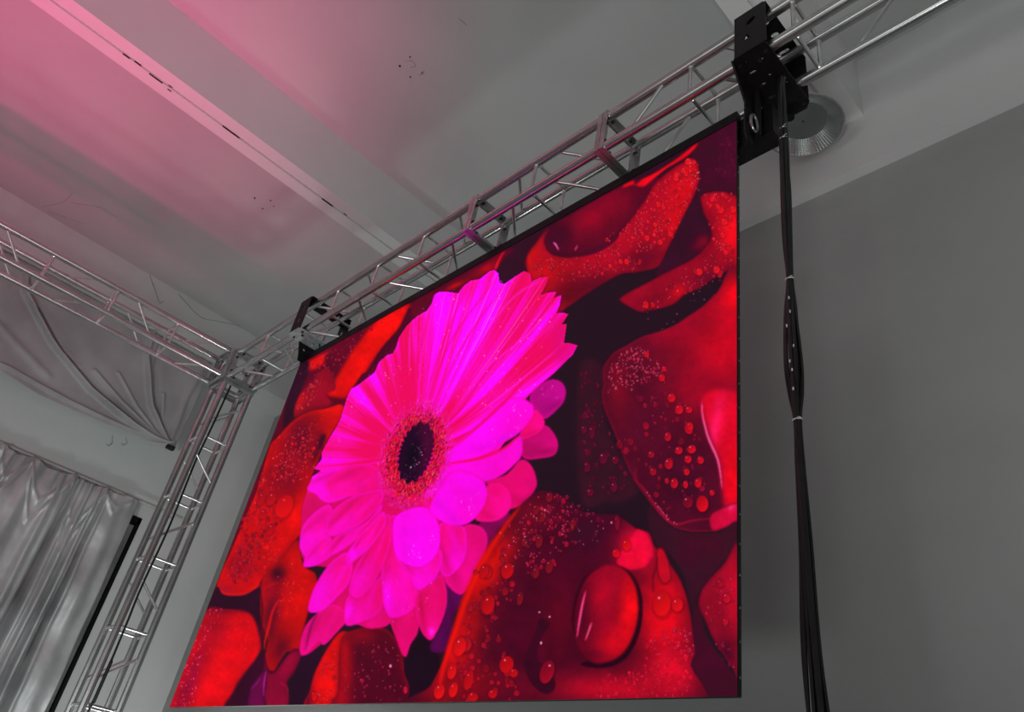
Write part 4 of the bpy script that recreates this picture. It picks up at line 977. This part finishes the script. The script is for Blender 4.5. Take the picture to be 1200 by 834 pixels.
# ------------------------------------------------------------------ curtain rail, curtain
RX = XL + 0.10; RZ = 2.60 + H
rl = thing('curtain_rail', 'thin pale pipe rail on the left wall above the silver curtain', 'rail', (RX, 0, RZ))
mb = MB(); mb.path([(RX, -3.2, RZ), (RX, 2.72, RZ)], .016, 12); mb.build('rail_pipe', M_white, rl)
for y in (-2.2, -.9, .35, 1.25, 2.05, 2.66):
    mb = MB(); mb.box((XL, y - .012, RZ - .015), (RX + .002, y + .012, RZ + .015)); mb.build('rail_bracket', M_white, rl, smooth=False)

cu = thing('curtain', 'silver satin curtain gathered on the left wall below the grey sheet', 'curtain', (RX, 0.8, 0))
rng = np.random.RandomState(5)
ny, nz = 520, 260
ys = np.linspace(-2.9, 2.25, ny); tt = np.linspace(0, 1, nz)          # tt: 0 top, 1 bottom
Y, T = np.meshgrid(ys, tt)
ZT = RZ - .012 + 0 * Y
pin = np.array([-2.6, -2.1, -1.5, -1.1, -.5, .1, .45, .92, 1.20, 1.60, 1.92, 2.12])
# scalloped top edge between pins
scal = np.zeros_like(ys)
for a, b in zip(pin[:-1], pin[1:]):
    m = (ys >= a) & (ys <= b); u = (ys[m] - a) / (b - a); scal[m] = .05 * (b - a) / .4 * np.sin(PI * u) ** .8
Zc = ZT - scal[None, :] * (T < 2) * np.exp(-T * 6) - T * (RZ - .02 - .02)
# vertical folds: sharp ridges fading in from the top, drifting slightly
D = np.zeros_like(Y)
folds = [(1.50, .06, .055, .03), (1.645, .050, -.125, .02), (1.77, .045, .075, .03), (1.86, .03, .05, .04), (1.935, .030, -.10, .03), (2.09, .09, .03, .02), (1.26, .10, .035, -.02), (1.05, .04, -.05, .0), (.93, .06, .04, 0),
         (.75, .11, .08, .06), (.45, .07, .06, -.05), (.10, .09, .07, 0), (-.3, .1, .08, .05), (-.8, .09, .07, -.04), (-1.3, .1, .09, .04), (-1.8, .1, .08, 0), (-2.4, .1, .08, .03)]
for (yc, w1, amp, dr) in folds:
    c = yc + dr * T; wd = w1 * (.35 + .65 * T ** .6)
    q = (Y - c) / wd
    amp *= 1.25
    D += amp * np.exp(-q ** 2) * (.35 + .65 * np.minimum(T * 4, 1))
    D -= amp * .35 * np.exp(-((q - 1.5) / .9) ** 2) * np.minimum(T * 4, 1)
D += .012 * np.sin(Y * 55 + 3 * np.sin(Y * 7)) * np.exp(-T * 16)                      # gathers under the rail
D += .018 * np.sin((Y * .9 + T * 6.5) * 4.2) * T ** .5 + .010 * np.sin(T * 38 + 2.5 * np.sin(Y * 5)) * np.exp(-((Y - 2.0) / .35) ** 2)
# swagged drapes: V shaped creases between neighbouring pins
for (a, b, dep) in ((1.20, 1.60, .30), (.92, 1.20, .22), (1.60, 1.92, .42), (.1, .45, .3), (.45, .92, .35), (1.92, 2.2, .10)):
    mid = (a + b) / 2; u = np.clip(1 - np.abs(Y - mid) / ((b - a) / 2), 0, 1)
    for s in (1.0, .6):
        line = (dep * s / 2.4) * u ** .8
        D += .016 * np.exp(-((T - line - .01) / .007) ** 2) * (u > 0)
def fold_noise(n, sc, seed):
    r = np.random.RandomState(seed); out = np.zeros_like(Y)
    for k in range(n):
        ang = r.uniform(-.9, .9); f = sc * r.uniform(.6, 1.7); ph = r.uniform(0, 6.3)
        out += np.abs(np.sin(f * (Y * math.cos(ang) + (T * 4.1) * math.sin(ang)) + ph + 1.5 * np.sin(Y * 2.3 * r.uniform(.5, 1.5) + ph) + 1.2 * np.sin(T * 9 * r.uniform(.5, 1.5) + ph)))
    return out / n
D += .030 * (fold_noise(6, 4.5, 2) - .6) + .006 * (fold_noise(6, 19, 7) - .6)
X = RX + .075 + np.maximum(D, -.15)
edge_drift = np.clip((Y - 1.9) / .35, 0, 1) * .10 * T * .6
Yv = Y + edge_drift
co = np.stack([X, Yv, Zc], -1).reshape(-1, 3)
idx = np.arange(ny * nz).reshape(nz, ny)
fc = np.stack([idx[:-1, :-1], idx[:-1, 1:], idx[1:, 1:], idx[1:, :-1]], -1).reshape(-1, 4)
me = bpy.data.meshes.new('fabric'); me.from_pydata(co.tolist(), [], fc.tolist()); me.materials.append(M_curtain); me.shade_smooth()
o = bpy.data.objects.new('fabric', me); C.objects.link(o)
sm = o.modifiers.new('thick', 'SOLIDIFY'); sm.thickness = .0025
attach(o, cu)
for p in pin:
    mb = MB(); mb.path([(RX + .021 * math.cos(a), p, RZ + .021 * math.sin(a) - .003) for a in [2 * PI * k / 14 for k in range(15)]], .003, 6, caps=False)
    mb.build('curtain_ring', M_steel, cu)

# ------------------------------------------------------------------ grey sheet over the window band
sh = thing('hanging_sheet', 'grey plastic sheet pinned below the left beam with creases to its lower corner', 'sheet', (-7.93, 0.6, 3.1 + H))
ny, nz = 420, 170
ys = np.linspace(-3.0, 2.26, ny); tt = np.linspace(0, 1, nz)
Y, T = np.meshgrid(ys, tt)
bot = np.interp(ys, [-3.0, -1.5, 0.0, .55, .92, 1.28, 1.70, 1.97, 2.2, 2.26], [3.12, 3.08, 3.11, 3.088, 3.042, 3.048, 3.08, 3.087, 3.12, 3.14])
top = 4.235
Z = top + (bot[None, :] - top) * T
D = np.zeros_like(Y)
def dseg(Y, Z, a, b):
    ax, az = a; bx, bz = b; L2 = (bx - ax) ** 2 + (bz - az) ** 2
    t = np.clip(((Y - ax) * (bx - ax) + (Z - az) * (bz - az)) / L2, 0, 1)
    return np.hypot(Y - ax - t * (bx - ax), Z - az - t * (bz - az)), t
def crease(pts, amp, wd):
    global D
    best = np.full_like(Y, 9.0)
    for a, b in zip(pts[:-1], pts[1:]): best = np.minimum(best, dseg(Y, Z, a, b)[0])
    D += amp * np.exp(-(best / wd) ** 2)
crease([(.30, 4.05), (.38, 3.888), (.78, 3.574), (1.283, 3.314), (1.8, 3.17), (2.22, 3.12)], .085, .022)
crease([(.55, 3.80), (.9, 3.54), (1.34, 3.34), (1.85, 3.19), (2.22, 3.12)], -.03, .03)
crease([(1.25, 3.50), (1.6, 3.33), (1.9, 3.22), (2.22, 3.12)], .030, .022)
crease([(1.45, 3.60), (1.75, 3.36), (2.0, 3.22), (2.22, 3.12)], .020, .014)
crease([(1.56, 4.2), (1.62, 3.9), (1.80, 3.55), (1.88, 3.42), (2.22, 3.12)], .07, .02)
crease([(1.68, 4.2), (1.75, 3.85), (1.90, 3.50), (2.22, 3.12)], -.03, .03)
crease([(1.93, 3.60), (2.02, 3.38), (2.2, 3.14)], .025, .018)
crease([(0.0, 3.12), (.6, 3.15), (1.2, 3.11), (2.22, 3.12)], .030, .018)
crease([(-.6, 4.2), (-.2, 3.75), (.3, 3.5), (.9, 3.25)], .02, .04)
crease([(2.20, 4.2), (2.16, 3.7), (2.2, 3.2)], .03, .03)
D += .012 * np.sin(Y * 3.1 + 1.5 * np.sin(Z * 4)) + .006 * np.sin(Y * 9 + Z * 13)
D += -.05 * np.exp(-((T - 1) / .12) ** 2) * 0
X = -7.955 + D
co = np.stack([X, Y, Z + H], -1).reshape(-1, 3)
idx = np.arange(ny * nz).reshape(nz, ny)
fc = np.stack([idx[:-1, :-1], idx[:-1, 1:], idx[1:, 1:], idx[1:, :-1]], -1).reshape(-1, 4)
me = bpy.data.meshes.new('sheet_film'); me.from_pydata(co.tolist(), [], fc.tolist()); me.materials.append(M_sheet); me.shade_smooth()
o = bpy.data.objects.new('sheet_film', me); C.objects.link(o)
sm = o.modifiers.new('thick', 'SOLIDIFY'); sm.thickness = .002
attach(o, sh)
mb = MB(); mb.box((-7.97, 2.19, 3.095 + H), (-7.92, 2.27, 3.135 + H)); mb.build('corner_weight', M_dark, sh, smooth=False)
mb = MB(); mb.path([(-7.945, 2.262, 4.2 + H), (-7.945, 2.262, 3.12 + H)], .010, 8); mb.build('hem_cord', M_sheet, sh)
mb = MB(); mb.box((-7.99, -3.0, 4.19 + H), (-7.935, 2.27, 4.205 + H)); mb.build('fixing_batten', M_alu_cast, sh, smooth=False)

# ------------------------------------------------------------------ loose wires
wire('loose_wire', [(-7.895, 1.60, 4.72 + H), (-7.87, 1.80, 4.62 + H), (-7.88, 1.95, 4.60 + H), (-7.88, 2.1, 4.66 + H), (-7.85, 2.35, 4.74 + H)],
     .0022, M_wire, 'thin wire looping along the slab corner above the tower', 'wire')
wire('loose_wire', [(-7.89, 1.25, 4.74 + H), (-7.885, 1.42, 4.55 + H), (-7.885, 1.47, 4.50 + H), (-7.88, 1.50, 4.54 + H)],
     .0022, M_wire, 'short wire hanging from the left beam edge above the tower', 'wire')
